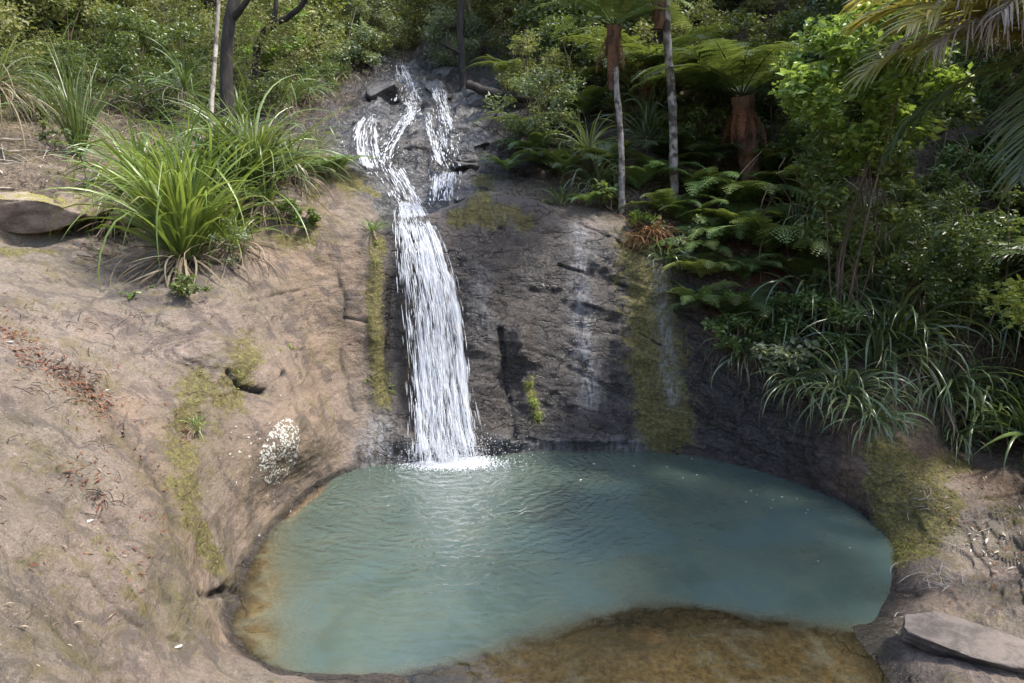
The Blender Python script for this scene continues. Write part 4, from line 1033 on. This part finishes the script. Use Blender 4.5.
bare_tree("bent_tree", "tree with a dark trunk bending right over the left bank", l, [(0, 0, 0), relp(l, 257, 50, 14.5), relp(l, 270, 27, 14.4), relp(l, 288, 17, 14.3), relp(l, 305, 0, 14.2), relp(l, 320, -40, 14)], [.08, .075, .07, .06, .05, .03], 'dark', 63, relp(l, 330, -90, 14), (1.4, 1.2, .8), 'olive', extra=[([relp(l, 270, 27, 14.4), relp(l, 276, 8, 14.4), relp(l, 272, -30, 14.4)], [.06, .05, .03])])
l = place_Y(464, 17.5, -.2)
bare_tree("slim_dark_tree", "slim dark-trunked tree standing right of the upper cascade", l, [(0, 0, 0), relp(l, 462, 60, 17.5), relp(l, 460, 30, 17.5), relp(l, 462, -10, 17.5), relp(l, 465, -80, 17.5)], [.11, .085, .08, .075, .05], 'dark', 64, relp(l, 462, -50, 17.8), (1.6, 1.3, .8), 'olive', extra=[([relp(l, 463, 55, 17.5), relp(l, 450, 48, 17.3), relp(l, 440, 42, 17.2)], [.05, .035, .02])])
l = Vector(hp(500, 100))
t = thing("fallen_branch", "dark fallen branch lying across the slope right of the upper cascade", "branch", l)
V, F, _ = join([tube([relp(l, 468, 84, 15.2), relp(l, 488, 92, 15), relp(l, 510, 97, 14.8), relp(l, 535, 100, 14.6)], [.09, .1, .09, .06], 8, 6, .1, 4), tube([relp(l, 512, 97, 14.8), relp(l, 500, 108, 14.2), relp(l, 493, 118, 13.8)], [.05, .04, .02], 6, 5, .1, 5)])
link("wood", make_mesh("wood", V, F, MB['dark'], None, True), t)

# ------------------------------------------------------------------ RIGHT BANK plants
shrub("leafy_shrub", "olive-cream flowering shrub leaning over the slope right of the cascade", "shrub", place_Y(540, 12.6, .15), (.85, .7, .75), 34, 3400, .06, 'pale', 41, hollow=.3)
def tree_fern(label, loc, top, rad, n, seed, deadn, mat='fern', bark='mottled', scale=1.0, az=(0, 2*PI), skirt=0):
    t = thing("tree_fern", label, "tree fern", loc)
    tp_ = np.array(top)-np.array(loc); r = random.Random(seed)
    V, F = tube([(0, 0, -.2), tuple(tp_*.35+np.array((.03, 0, 0))), tuple(tp_*.7), tuple(tp_)], [rad*1.2, rad, rad, rad*1.1], 9, 10, .1, seed)
    link("trunk", make_mesh("trunk", V, F, MB[bark], None, True), t)
    if skirt:
        V, F = tube([tuple(tp_-np.array((0, 0, skirt))), tuple(tp_-np.array((0, 0, skirt*.5))), tuple(tp_)], [rad*1.1, rad*2.2, rad*2.4], 12, 8, .2, seed+1)
        link("fibre_skirt", make_mesh("fibre_skirt", V, F, MB['fernb'], None, True), t)
    for i in range(n):
        link("frond", get_frond('big', mat)[i % 3], t, tuple(tp_), (r.uniform(-.2, .2), r.uniform(-.3, .15), az[0]+(az[1]-az[0])*(i+r.uniform(-.3, .3))/n), scale*r.uniform(.85, 1.1))
    for i in range(deadn):
        link("dead_frond", get_frond('dead', 'rust')[i % 3], t, tuple(tp_-np.array((0, 0, .05))), (0, r.uniform(0, .5), r.uniform(0, 2*PI)), scale*r.uniform(.55, .8))
    return t
l = hp(622, 214); tree_fern("tree fern with a slim grey trunk and rust-coloured skirt under pale fronds", l, PY(614, 26, l.y+.15), .045, 11, 1, 7, 'fernlight', 'mottled', .8, skirt=.9)
l = hp(675, 206); tree_fern("tree fern with a white-blotched slim trunk, the taller of the two slender ones", l, PY(662, -60, l.y-.1), .06, 12, 2, 6, 'fern', 'mottled', 1.0, skirt=1.2)
l = place_Y(752, 11.6, -.2); tree_fern("stout tree fern with a thick reddish-brown trunk and dark fronds", l, PY(742, 96, 11.4), .16, 14, 3, 8, 'ferndark', 'fernb', 1.0)
l = place_Y(700, 12.8, -.2); tree_fern("tree fern with wide dark fronds behind the stout brown-trunked one", l, PY(700, 92, 12.8), .09, 13, 4, 3, 'ferndark', 'fernb', 1.1)
l = place_Y(655, 14.0, -.2); tree_fern("tree fern in deep shade behind the white-blotched trunk", l, PY(648, 80, 14), .09, 12, 5, 4, 'ferndark', 'fernb', 1.1)

FS = [(700, 262, 'fern', 12, 1.0, 'fern low at the wall edge right of the grassy lip clump'), (742, 288, 'fern', 12, .95, 'fern below and left of the rusty-hearted fern'), (740, 240, 'fern', 12, 1.2, 'fern directly above the rusty-hearted fern, left side'), (800, 290, 'fern', 11, 1.0, 'low fern below and right of the rusty-hearted fern'), (668, 222, 'fern', 11, .9, 'fern at the base of the white-blotched trunk'), (785, 205, 'fern', 12, 1.3, 'green fern high on the bank under the bright shrub'), (655, 185, 'fern', 10, 1.0, 'fern growing between the two slender tree fern trunks'),
      (720, 250, 'fern', 13, 1.1, 'fern between the grey-green shrub and the rusty-hearted fern'), (690, 235, 'fern', 11, .95, 'fern just right of the rusty frond pile'), (805, 265, 'fern', 12, 1.1, 'arching fern right of the rusty-hearted fern'), (765, 185, 'ferndark', 12, 1.3, 'dark fern at the foot of the stout tree fern'), (550, 175, 'ferndark', 11, 1.0, 'dark fern above the mossy ledge'), (610, 175, 'ferndark', 11, 1.1, 'dark fern behind the grey tree fern trunk'), (700, 175, 'ferndark', 12, 1.2, 'dark fern right of the white-blotched trunk'),
      (638, 196, 'fern', 10, .9, "green fern at the foot of the grey tree fern trunk"), (700, 205, 'fern', 12, 1.25, "green fern right of the white-blotched trunk base"),
      (735, 215, 'fern', 13, 1.5, "broad arching fern above the rusty-hearted one"), (768, 262, 'fern', 14, 1.6, "large spreading fern with a rust-brown heart of dead fronds"),
      (700, 286, 'fernlight', 10, .95, "yellow-green fern with curled fronds at the wall's edge"), (692, 312, 'fernlight', 10, .85, "lowest pale green fern, drooping over the rock wall"),
      (565, 185, 'ferndark', 10, 1.0, "dark fern beside the mossy ledge right of the fall"), (590, 212, 'fern', 9, .6, "little fern on the rock edge below the hanging strap clump"),
      (530, 160, 'fern', 9, .9, "fern on the slope under the cream-flowered shrub"), (805, 215, 'ferndark', 11, 1.2, "dark fern high on the right bank below the bright shrub"),
      (670, 165, 'ferndark', 11, 1.2, "dark fern in the gap between the slim trunk and the stout tree fern"), (508, 178, 'fern', 8, .7, "fern on top of the mossy rock ledge")]
for q, (px, py, mt, n, s_, lab) in enumerate(FS):
    fern("fern", lab, "fern", hp(px, py)+Vector((0, -.02, .12)), n, 'ground', mt, 70+q, s_, deadn=9 if 'rust' in lab else 0)
HS = [(588, 152, 60, .95, .03, 'pale', 52, 1.9, 14, "pale strap clump arching high on the slope above the mossy ledge"),
      (598, 188, 60, .85, .026, 'astelia', 40, 2.2, 16, "dark strap clump hanging below the pale one beside the grey trunk"),
      (664, 262, 50, .5, .018, 'astelia', 40, 2.1, 6, "small grassy strap clump on the lip of the rock wall"),
      (832, 238, 110, 1.3, .037, 'astelia', 50, 2.2, 20, "tall strap clump in the middle of the right bank"),
      (882, 268, 110, 1.3, .037, 'astelia', 52, 2.2, 24, "shaded strap clump below the dark bush of the right bank"),
      (812, 312, 120, 1.2, .037, 'astelia', 45, 2.2, 10, "strap clump fanning out right of the rusty-hearted fern"),
      (895, 348, 140, 1.25, .042, 'astelia', 50, 2.3, 14, "large glossy strap clump cascading over the right wall, nearest the pool"),
      (992, 412, 140, 1.15, .042, 'astelia', 48, 2.3, 14, "glossy strap clump spilling onto the flat rock at the right edge"),
      (1015, 335, 110, 1.2, .034, 'flaxdark', 52, 2.1, 10, "strap clump under the yellow-green shrub at the right edge"),
      (950, 330, 90, 1.1, .037, 'astelia', 48, 2.2, 10, "strap clump wedged between the two glossy cascading ones"),
      (1030, 440, 60, 1.0, .045, 'flaxdark', 55, 2.2, 0, "broad-leaved strap clump cut off by the right edge of the picture"),
      (850, 300, 90, 1.0, .028, 'astelia', 48, 2.2, 10, "strap clump tucked between the rusty-hearted fern and the glossy clumps")]
HS += [(745, 358, 70, .6, .02, 'astelia', 42, 2.3, 6, "short strap clump in the middle of the wall-top fringe"),
       (800, 388, 80, .75, .024, 'astelia', 42, 2.3, 10, "short drooping strap clump just right of the trailing grey-green shrub"),
       (872, 420, 80, .75, .026, 'astelia', 42, 2.3, 10, "short strap clump directly below the largest glossy one"),
       (955, 440, 80, .7, .026, 'astelia', 45, 2.3, 8, "short strap clump at the back of the mossy flat"),
       (775, 330, 90, .8, .022, 'astelia', 45, 2.3, 8, "grassy strap clump under the rusty-hearted fern at the wall top"),
       (845, 395, 100, .9, .028, 'astelia', 42, 2.3, 10, "drooping strap clump at the wall top just left of the largest glossy one"),
       (940, 395, 110, 1.0, .037, 'astelia', 45, 2.3, 10, "drooping strap clump filling the gap between the two largest glossy ones"),
       (925, 250, 110, 1.2, .037, 'astelia', 50, 2.2, 24, "dim strap clump behind the largest glossy one"),
       (795, 232, 100, 1.1, .026, 'astelia', 50, 2.2, 24, "straw-streaked strap clump above the rusty-hearted fern"),
       (975, 275, 100, 1.2, .037, 'astelia', 50, 2.2, 14, "dim strap clump left of the yellow-green shrub"),
       (560, 205, 60, .6, .02, 'flaxdark', 45, 2.1, 8, "low grassy clump on the rock edge right of the mossy ledge")]
for q, (px, py, n, L, wd, mt, el, dr, dn_, lab) in enumerate(HS):
    strap_plant("strap_plant", lab, "plant", hp(px, py), n, L, wd, mt, 120+q, dn_, elev=el, esd=20, droop=dr, base=.1, Ldead=L*.7)
SH = [(835, 95, 8.7, (.95, .75, 1.15), 70, 9000, .095, 'bright', "tall bright green shrub catching the sun at the upper right", 1.0),
      (840, 200, 8.8, (.9, .6, .85), 34, 3000, .085, 'mid', "glossy green shrub directly under the bright one at the upper right", .35),
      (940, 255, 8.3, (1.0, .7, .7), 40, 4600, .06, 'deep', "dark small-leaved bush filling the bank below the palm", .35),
      (880, 110, 9.6, (.9, .7, .8), 40, 3600, .08, 'deep', "dark bush between the bright shrub and the palm fronds", .2)]
for q, (px, py, Yd, rad, nc, nl, lf, mt, lab, dz) in enumerate(SH):
    l = place_Y(px, Yd, 0); c = PY(px, py, Yd)
    shrub("leafy_shrub", lab, "shrub", l, rad, nc, nl, lf, mt, 150+q, lift=max(.3, c[2]-l.z+dz*.3), hollow=.35)
SL = [(685, 262, (.38, .3, .38), 22, 900, .05, 'grey', "grey-green small-leaved shrub left of the ferns on the wall's edge", .5),
      (735, 345, (.45, .35, .25), 26, 1100, .065, 'mid', "leafy shrub sprawling over the wall below the pale ferns", .55),
      (785, 368, (.42, .3, .22), 22, 800, .07, 'grey', "grey-green trailing shrub reaching right along the wall top", .5),
      (722, 312, (.3, .3, .25), 16, 600, .06, 'bright', "bright little shrub between the two pale ferns", .5),
      (815, 382, (.28, .2, .16), 10, 240, .07, 'grey', "sparse leafy sprig hanging at the right end of the trailing shrub", .6),
      (612, 208, (.25, .2, .2), 10, 260, .085, 'mid', "broad-leaved seedling on the rock edge by the grey trunk", .7),
      (645, 222, (.22, .2, .15), 8, 160, .08, 'bright', "light green seedling at the base of the two slender trunks", .7)]
for q, (px, py, rad, nc, nl, lf, mt, lab, asp) in enumerate(SL):
    shrub("leafy_shrub", lab, "shrub", hp(px, py)+Vector((-.05, -.12, .05)), tuple(1.15*x for x in rad), nc, int(nl*1.3), lf, mt, 170+q, lift=rad[2]*.6, asp=asp, hollow=.2)
l = Vector((5.95, 6.9, ground(5.95, 6.9)))
cpos = Vector((5.2, 6.75, 2.45))-l
bare_tree("leaning_shrub", "bright yellow-green shrub leaning in at the right edge above the strap plants", l, [(0, 0, -.1), tuple(cpos*.5+Vector((.2, 0, .1))), tuple(cpos)], [.03, .022, .01], 'brown', 66, tuple(cpos), (.42, .4, .32), 'yellow', 6, .055, 1500,
          extra=[([tuple(cpos*.5+Vector((.2, 0, .1))), tuple(cpos+Vector((.1, .1, .2)))], [.015, .006]), ([tuple(cpos*.5+Vector((.2, 0, .1))), tuple(cpos+Vector((-.1, .1, -.15)))], [.015, .006])])
# rusty pile of dead fronds at the foot of the trunks
pl = []
c = np.array(hp(648, 238))
for q in range(3):
    V, F, a = blades(60, .36, .022, 0, 35, 1.4, 6, .2, seed=400+q, tw=2.0); pl.append((V+c+np.array((q*.09-.1, 0, .05)), F, a))
V, F, a = join(pl); o = link("dead_fronds", make_mesh("dead_fronds", V, F, ML['rust'], dict(var=a), True)); tag(o, kind="stuff")

# nikau-like palm reaching in from the upper right
base = Vector((6.5, 7.6, 0)); base.z = ground(6.5, 7.6)-.1
top = Vector(PY(1078, 52, 6.9))
t = thing("palm_tree", "palm reaching in from the upper right with yellow-green and dry fronds", "palm", base)
V, F = tube([(0, 0, 0), tuple((top-base)*.5+Vector((.08, .1, 0))), tuple(top-base)], [.12, .1, .1], 10, 8, .04, 3)
link("trunk", make_mesh("trunk", V, F, MB['brown'], None, True), t)
PF = {}
for nm, args, mt in (('live', dict(L=2.1, ll=.75, p0=34, droop=1.0, seed=1, wd=.036, hangf=.8, M_=44), 'palm'), ('live2', dict(L=2.0, ll=.7, p0=25, droop=1.1, seed=2, wd=.036, hangf=1.1, M_=44), 'palmgreen'),
                     ('dry', dict(L=1.9, ll=.75, p0=42, droop=1.3, seed=3, wd=.020, hangf=2.4, curl=.22, miss=.25, M_=36), 'pdead')):
    V, F, a = palm_frond(**args); PF[nm] = make_mesh("frond", V, F, ML[mt], dict(var=a), True)
rt = tuple(top-base)
for nm, az, tl_, rl, s_ in (('live', 178, .0, .2, 1.0), ('live', 160, -.15, 0, 1.0), ('live', 195, .12, 0, 1.0), ('live', 212, -.1, .3, .95), ('live', 235, .1, .3, .95), ('live', 186, -.3, 0, 1.0), ('live', 168, .25, -.2, .95), ('live', 120, -.1, 0, 1.), ('live', 255, -.3, 0, .9), ('live', 60, -.1, 0, 1.), ('live', 0, -.1, 0, 1.), ('live', 310, -.1, 0, 1.),
                            ('live2', 150, .5, 0, .9), ('live2', 220, .75, 0, .9)):
    link("frond", PF[nm], t, rt, (rl, tl_, math.radians(az)), s_)
for az, tl_, s_ in ((183, -.2, 1.0), (200, -.05, .95), (168, .1, .9), (192, .2, .9), (212, .1, .9)):
    link("dry_frond", PF['dry'], t, rt, (0, tl_, math.radians(az)), s_)
l = hp(1075, 300)
t = thing("young_palm", "low palm with dull green drooping leaflets at the right edge, under the dark bush", "palm", l)
for az, tl_ in ((150, 0), (175, .1), (200, -.1), (125, .1), (230, 0), (90, 0)):
    link("frond", PF['live2'], t, (0, 0, .25), (0, tl_-.3, math.radians(az)), .62)

# hanging roots and vines on the right wall and slope
r = np.random.default_rng(77); parts = []
for i in range(60):
    px = r.uniform(700, 870); py = 345+(px-700)*.52+r.normal(0, 8); c = np.array(hit(px, py)[0])+np.array((0, -.06, .08)); L = r.uniform(.15, .75)
    pts = [c]
    for k in range(4): pts.append(pts[-1]+np.array((r.normal(0, .05), -abs(r.normal(0, .02)), -L/4)))
    parts.append(tube(pts, [.006, .005, .004, .003, .002], 4, 3))
V, F, _ = join(parts); o = link("hanging_roots", make_mesh("hanging_roots", V, F, MB['brown'], None, True)); tag(o, kind="stuff")
parts = []
for i in range(26):
    px = r.uniform(700, 960); c = np.array(hit(px, r.uniform(120, 260))[0])+np.array((r.normal(0, .1), -.55, .9)); pts = [c]; L = r.uniform(.8, 1.8)
    for k in range(5): pts.append(pts[-1]+np.array((r.normal(0, .12), r.normal(0, .08), -L/5)))
    parts.append(tube(pts, [.009, .009, .008, .007, .006, .005], 4, 3))
V, F, _ = join(parts); o = link("vines", make_mesh("vines", V, F, MB['brown'], None, True)); tag(o, kind="stuff")

# ------------------------------------------------------------------ loose rock, litter, lichen, small things
def blocky(name, label, loc, rx, ry, rz, seed, rotz=0, cat="rock", mat=None, flat=.6, rg=1.0):
    import bmesh
    bm = bmesh.new(); bmesh.ops.create_icosphere(bm, subdivisions=5, radius=1)
    V = np.array([v.co[:] for v in bm.verts]); F = np.array([[v.index for v in f.verts] for f in bm.faces]); bm.free()
    rr = np.random.default_rng(seed)
    for k in range(14):
        n = rr.normal(size=3); n /= np.linalg.norm(n); dd_ = rr.uniform(.5, .85); e = V@n-dd_; V = V-np.clip(e, 0, 9)[:, None]*n*.98
    V[:, 2] = np.clip(V[:, 2], -flat, flat*.8)+.03*V[:, 2]
    V = V*(1+.05*fbm(V*2+seed, 3, seed)[:, None]+.03*rg*fbm(V*7, 5, seed)[:, None]+(rg-1)*.08*fbm(V*3+5, 4, seed)[:, None])*np.array((rx, ry, rz))
    o = link(name, make_mesh(name, V, F, mat or ROCK2, None, True), None, loc, (0, 0, rotz)); tag(o, label, cat); return o
g = NT("loose_rock"); ob_ = g.obj()
c = g.mix(g.rng(g.noise(6, 6, .7, ob_, .4), .35, .65), (.07, .058, .048), (.165, .135, .112)); c = g.mix(g.math('MULTIPLY', g.rng(g.noise(70, 4, .7, ob_), .55, .7), .5), c, (.27, .23, .19))
p = g.n("ShaderNodeBsdfPrincipled"); g.l(c, p.inputs["Base Color"]); p.inputs["Roughness"].default_value = .8
g.l(g.bump(g.noise(30, 6, .75, ob_), .8, .015), p.inputs["Normal"]); g.l(p.outputs[0], g.out.inputs[0]); ROCK2 = g.m
g = NT("ledge_rock"); ob_ = g.geo()
c = g.mix(g.rng(g.noise(4, 6, .7, ob_, .4), .35, .65), (.12, .09, .07), (.27, .21, .16)); c = g.mix(g.math('MULTIPLY', g.rng(g.noise(50, 4, .7, ob_), .55, .7), .6), c, (.08, .06, .045))
nz_ = g.n("ShaderNodeSeparateXYZ"); g.l(g.n("ShaderNodeNewGeometry").outputs["Normal"], nz_.inputs[0])
c = g.mix(g.math('MULTIPLY', g.rng(g.noise(5, 6, .75, ob_, .5), .45, .58), g.rng(nz_.outputs[2], -.1, .7)), c, g.mix(g.rng(g.noise(60, 3, .7, ob_), .4, .6), (.09, .08, .02), (.24, .22, .05)))
p = g.n("ShaderNodeBsdfPrincipled"); g.l(c, p.inputs["Base Color"]); p.inputs["Roughness"].default_value = .85
g.l(g.bump(g.noise(28, 6, .75, ob_), .9, .02), p.inputs["Normal"]); g.l(p.outputs[0], g.out.inputs[0]); ROCK3 = g.m
l = hp(957, 645); blocky("flat_rock", "large flat-topped loose rock at the lower right corner beside the pool", l+Vector((0, .02, .02)), .6, .36, .17, 5, -.42, rg=1.6)
g = NT("wet_rock"); ob_ = g.obj()
c = g.mix(g.rng(g.noise(3, 7, .75, ob_, .4), .4, .6), (.025, .022, .02), (.12, .11, .10)); c = g.mix(g.math('MULTIPLY', g.rng(g.noise(22, 4, .7, ob_), .55, .65), .6), c, (.25, .23, .21))
p = g.n("ShaderNodeBsdfPrincipled"); g.l(c, p.inputs["Base Color"]); p.inputs["Roughness"].default_value = .35
g.l(g.bump(g.noise(12, 6, .75, ob_), 1, .05), p.inputs["Normal"]); g.l(p.outputs[0], g.out.inputs[0]); WETROCK = g.m
r = random.Random(12); glab = "dark wet boulders of the upper cascade"
for q in range(26):
    if q < 19: px, py = r.uniform(352, 492), r.uniform(84, 200)
    else: px, py = r.uniform(385, 480), r.uniform(66, 100)
    if q == 0: px, py = 430, 145
    if px < 395 and py > 178: continue
    if 392 < px < 428 and py > 176: continue
    h = hp(px, py); s_ = r.uniform(.16, .42)*(h.y/14)
    if q == 0: s_ = .85
    lab = "dark wet boulder standing among the streams of the upper cascade" if q else "largest grey boulder, parting the streams of the upper cascade"
    o = blocky("boulder", lab, h+Vector((0, .35*s_, -.2*s_)), s_*r.uniform(1.1, 1.9), s_*r.uniform(.7, 1.1), s_*r.uniform(.5, .9), 40+q, r.uniform(0, 3), "boulder", WETROCK, .75)
    if q: tag(o, group=glab)
# litter: brown leaves and twigs along the gutter of the left rock and on the right flat
def litter(pts, n, sr, size, mat, seed, name):
    r = np.random.default_rng(seed); C_ = []
    hs = [np.array(p_) for p_ in pts]; seglen = [np.linalg.norm(b-a) for a, b in zip(hs[:-1], hs[1:])] or [1]
    for i in range(n):
        if len(hs) > 1:
            k = r.choice(len(seglen), p=np.array(seglen)/sum(seglen)); q = hs[k]+(hs[k+1]-hs[k])*r.random()
        else: q = hs[0]
        q = q+r.normal(0, sr, 2); h, n_ = hit(*q)
        C_.append(np.array(h)+np.array(n_)*.006)
    (V, F, a) = leaves_at(np.array(C_), size, seed, .9, .28, .45)
    o = link(name, make_mesh(name, V, F, ML[mat], dict(var=a))); tag(o, kind="stuff")
litter([(0, 322), (20, 345), (60, 375), (100, 400), (108, 415)], 620, 9, .04, 'rust', 1, "leaf_litter")
litter([(0, 322), (60, 372), (110, 405)], 300, 13, .04, 'dead', 2, "leaf_litter")
litter([(60, 500), (90, 460), (100, 500), (110, 515)], 90, 12, .045, 'rust', 3, "leaf_litter")
litter([(100, 235), (120, 250), (60, 240)], 160, 12, .045, 'rust', 4, "leaf_litter")
litter([(900, 480), (960, 480), (1020, 520)], 160, 14, .05, 'dead', 5, "leaf_litter")
litter([(960, 520), (1010, 560)], 60, 16, .05, 'pdead', 6, "leaf_litter")
litter([(185, 330), (300, 380), (120, 300)], 120, 40, .035, 'dead', 7, "leaf_litter")
litter([(20, 560), (100, 640), (40, 450)], 80, 50, .04, 'dead', 8, "leaf_litter")
litter([(185, 425), (190, 440)], 30, 4, .045, 'rust', 9, "leaf_litter")
litter([(20, 170), (100, 160), (160, 200)], 200, 14, .06, 'pdead', 10, "leaf_litter")
def twigs(spots, mat, seed, name, n=1):
    r = np.random.default_rng(seed); parts = []
    for (px, py, sr, cnt, L, rad) in spots:
        for i in range(cnt):
            h, n_ = hit(px+r.normal(0, sr), py+r.normal(0, sr*.5)); h = np.array(h)+np.array(n_)*(.01+abs(r.normal(0, .01))); a = r.uniform(0, 2*PI); l_ = L*r.uniform(.4, 1.2)
            tg = np.array((math.cos(a), math.sin(a), 0)); nn = np.array(n_); tg = tg-nn*(tg@nn); tg /= np.linalg.norm(tg)
            pts = [h-tg*l_/2, h+nn*r.uniform(0, .03)+np.cross(nn, tg)*r.normal(0, .06)*l_, h+tg*l_/2]
            parts.append(tube(pts, [rad, rad*.9, rad*.5], 5, 4))
    V, F, _ = join(parts); o = link(name, make_mesh(name, V, F, MB[mat], None, True)); tag(o, kind="stuff")
twigs([(942, 580, 16, 34, .22, .0025), (985, 520, 22, 26, .2, .0028), (925, 500, 14, 14, .15, .004), (900, 625, 10, 8, .2, .004)], 'pale', 21, "twig_litter")
twigs([(60, 380, 26, 30, .16, .0035), (100, 500, 14, 14, .14, .0035), (110, 325, 20, 12, .14, .004), (40, 450, 40, 14, .14, .003), (150, 330, 40, 10, .14, .003), (100, 240, 25, 16, .3, .006)], 'dark', 22, "twig_litter")
twigs([(60, 130, 40, 30, .5, .008), (140, 160, 30, 16, .5, .008), (20, 150, 25, 20, .5, .009)], 'pale', 23, "twig_litter")
# grit and rock chips lying on the slabs
r = np.random.default_rng(31); V, F, o_ = [], [], 0
TET = np.array([(1, 0, 0), (-.5, .9, 0), (-.6, -.8, 0), (.1, .1, .8)])
def chips(n, fx, fy, s0, s1):
    global o_
    for i in range(n):
        h, n_ = hit(fx(), fy()); 
        if h.z < .03 or n_.z < .35: continue
        s_ = r.uniform(s0, s1)*r.uniform(.4, 1); a = r.uniform(0, 6.28)
        M_ = Matrix.Rotation(a, 3, 'Z'); q = np.array([list(M_ @ Vector(t_)) for t_ in TET*(1+r.normal(0, .25, (4, 3)))])*s_
        V.append(q+np.array(h)); F.extend([(o_, o_+1, o_+3), (o_+1, o_+2, o_+3), (o_+2, o_, o_+3)]); o_ += 4
chips(700, lambda: r.uniform(0, 240), lambda: r.uniform(250, 683), .004, .016)
chips(300, lambda: r.normal(70, 45), lambda: r.normal(385, 40), .006, .02)
chips(350, lambda: r.uniform(895, 1024), lambda: r.uniform(450, 683), .005, .018)
o = link("gravel", make_mesh("gravel", np.concatenate(V), np.array(F), ROCK2)); tag(o, kind="stuff")
litter([(0, 300), (60, 300), (150, 360), (150, 450), (90, 560)], 260, 38, .035, 'rust', 31, "leaf_litter")
litter([(900, 470), (960, 500), (1010, 560), (960, 590)], 180, 22, .045, 'rust', 32, "leaf_litter")
# white lichen patch low on the left wall
g = NT("lichen"); p = g.n("ShaderNodeBsdfPrincipled"); p.inputs["Base Color"].default_value = (.40, .40, .355, 1); p.inputs["Roughness"].default_value = .9
g.l(g.bump(g.noise(120, 4, .7, g.obj()), .8, .01), p.inputs["Normal"]); g.l(p.outputs[0], g.out.inputs[0]); LICH = g.m
r = np.random.default_rng(5); V, F, o_ = [], [], 0
for i in range(800):
    if i < 750:
        a = r.uniform(0, 2*PI); q = math.sqrt(r.random()); u, v = q*math.cos(a), q*math.sin(a)
        if fbm(np.array([[u*3.2, v*3.2, 3.]]), 3, 9)[0] < -.38: continue
        px, py = 280+u*19+(-v)*8, 452+v*33
    else: px, py = 262+r.normal(0, 22), 468+r.normal(0, 26)
    h, n_ = hit(px, py); h = np.array(h); n_ = np.array(n_)
    e1 = np.cross(n_, (0, 0, 1.)); e1 /= max(1e-6, np.linalg.norm(e1)); e2 = np.cross(n_, e1)
    k = 7; s_ = r.uniform(.005, .014); an = np.arange(k)/k*2*PI; rr = s_*r.uniform(.5, 1.4, k)
    ring = [h+e1*rr[j]*math.cos(an[j])+e2*rr[j]*math.sin(an[j])+n_*.004 for j in range(k)]
    V += [h+n_*.005]+ring
    for j in range(k): F.append((o_, o_+1+j, o_+1+(j+1) % k))
    o_ += 1+k
V = np.array(V); o = link("lichen", make_mesh("lichen", V, np.array(F), LICH, None, True)); tag(o, kind="stuff")
# moss tufts that stand proud of the wet wall
mp = []
for q, (px, py, n, L) in enumerate([(378,245,60,.05),(376,265,50,.05),(380,300,40,.04),(388,372,60,.05),(392,392,60,.06),(388,410,40,.05),(530,385,120,.07),(533,402,160,.08),(537,415,120,.08),(372,395,30,.04),(368,380,30,.04),(455,300,30,.04),(458,320,20,.04),(408,360,40,.05),(290,345,40,.06),(282,350,40,.05),(240,375,30,.05)]):
    c, n_ = hit(px, py); c = np.array(c)
    for k in range(max(1, n//12)):
        V, F, a = blades(12, L, .008, 0, 35, 1.2, 4, .01, seed=700+q*20+k); mp.append((V+c+np.array((random.gauss(0, .03), -.01, random.gauss(0, .06))), F, a))
V, F, a = join(mp); o = link("moss", make_mesh("moss", V, F, ML['yellow'], dict(var=a), True)); tag(o, kind="stuff")
mk = moss*(1-bed)*(dist_ok)
sel = RNG.choice(len(P2), 8000, p=mk/mk.sum())
C_ = P2[sel]+RNG.normal(0, .012, (8000, 3))*np.array((1, 1, .6))+N2[sel]*.004
(V, F, a) = leaves_at(C_, .022, 5, .2, .35, .5)
o = link("moss", make_mesh("moss", V, F, ML['moss'], dict(var=a))); tag(o, kind="stuff")
# white petals drifting on the right of the pool
src = None
for q, (px, py) in enumerate([(692,459),(683,478),(697,475),(751,491),(757,495),(773,500),(782,497),(797,499),(746,502),(771,508),(806,513),(808,510),(818,561),(667,467),(634,466),(594,464),(850,548)]):
    c = PZ(px, py, .004); lab = "tiny pale petal floating on the dark right side of the pool"
    a = random.uniform(0, 6)
    s_ = .022
    V = [(0, 0, .002), (s_, 0, .004), (s_*.3, s_*.5, .003), (-s_*.8, s_*.3, .005), (-s_*.7, -s_*.4, .003), (s_*.3, -s_*.5, .002)]
    if src is None: src = link("floating_petal", make_mesh("floating_petal", V, [(0,1,2),(0,2,3),(0,3,4),(0,4,5),(0,5,1)], LICH), None, c, (0, 0, a))
    o = src if q == 0 else src.copy()
    if q: COL.objects.link(o); o.location = c; o.rotation_euler = (0, 0, a); o.scale = (random.uniform(.5, 1.1),)*3
    tag(o, lab, "petal", "pale petals floating on the pool")
for px, py, rx, ry, rz, sd_, lab in ((5, 210, .95, .5, .40, 81, "rounded mossy ledge block at the left edge with a dark gap beneath"), (72, 208, .7, .45, .34, 82, "broad ledge block just right of the one at the left edge"), (122, 210, .34, .3, .3, 83, "smaller ledge block half under the flax leaves on the left"),
                                     (300, 218, .22, .2, .13, 84, "small angular block on the rock edge by the glossy herb")):
    blocky("ledge_block", lab, hp(px, py)+Vector((0, .1, 0)), rx, ry, rz, sd_, .1, "rock", ROCK3, .7, 2.2)
for px, py, lab in ((90, 522, "white pebble beside the brown leaf pile on the left rock"), (178, 648, "pale pebble on the lower left rock near the pool"), (107, 391, "white pebble at the end of the leaf litter band"), (10, 343, "pale pebble in the leaf litter at the left edge")):
    blocky("pebble", lab, hp(px, py)+Vector((0, 0, .008)), .03, .022, .014, int(px), 0.4, "pebble", LICH)
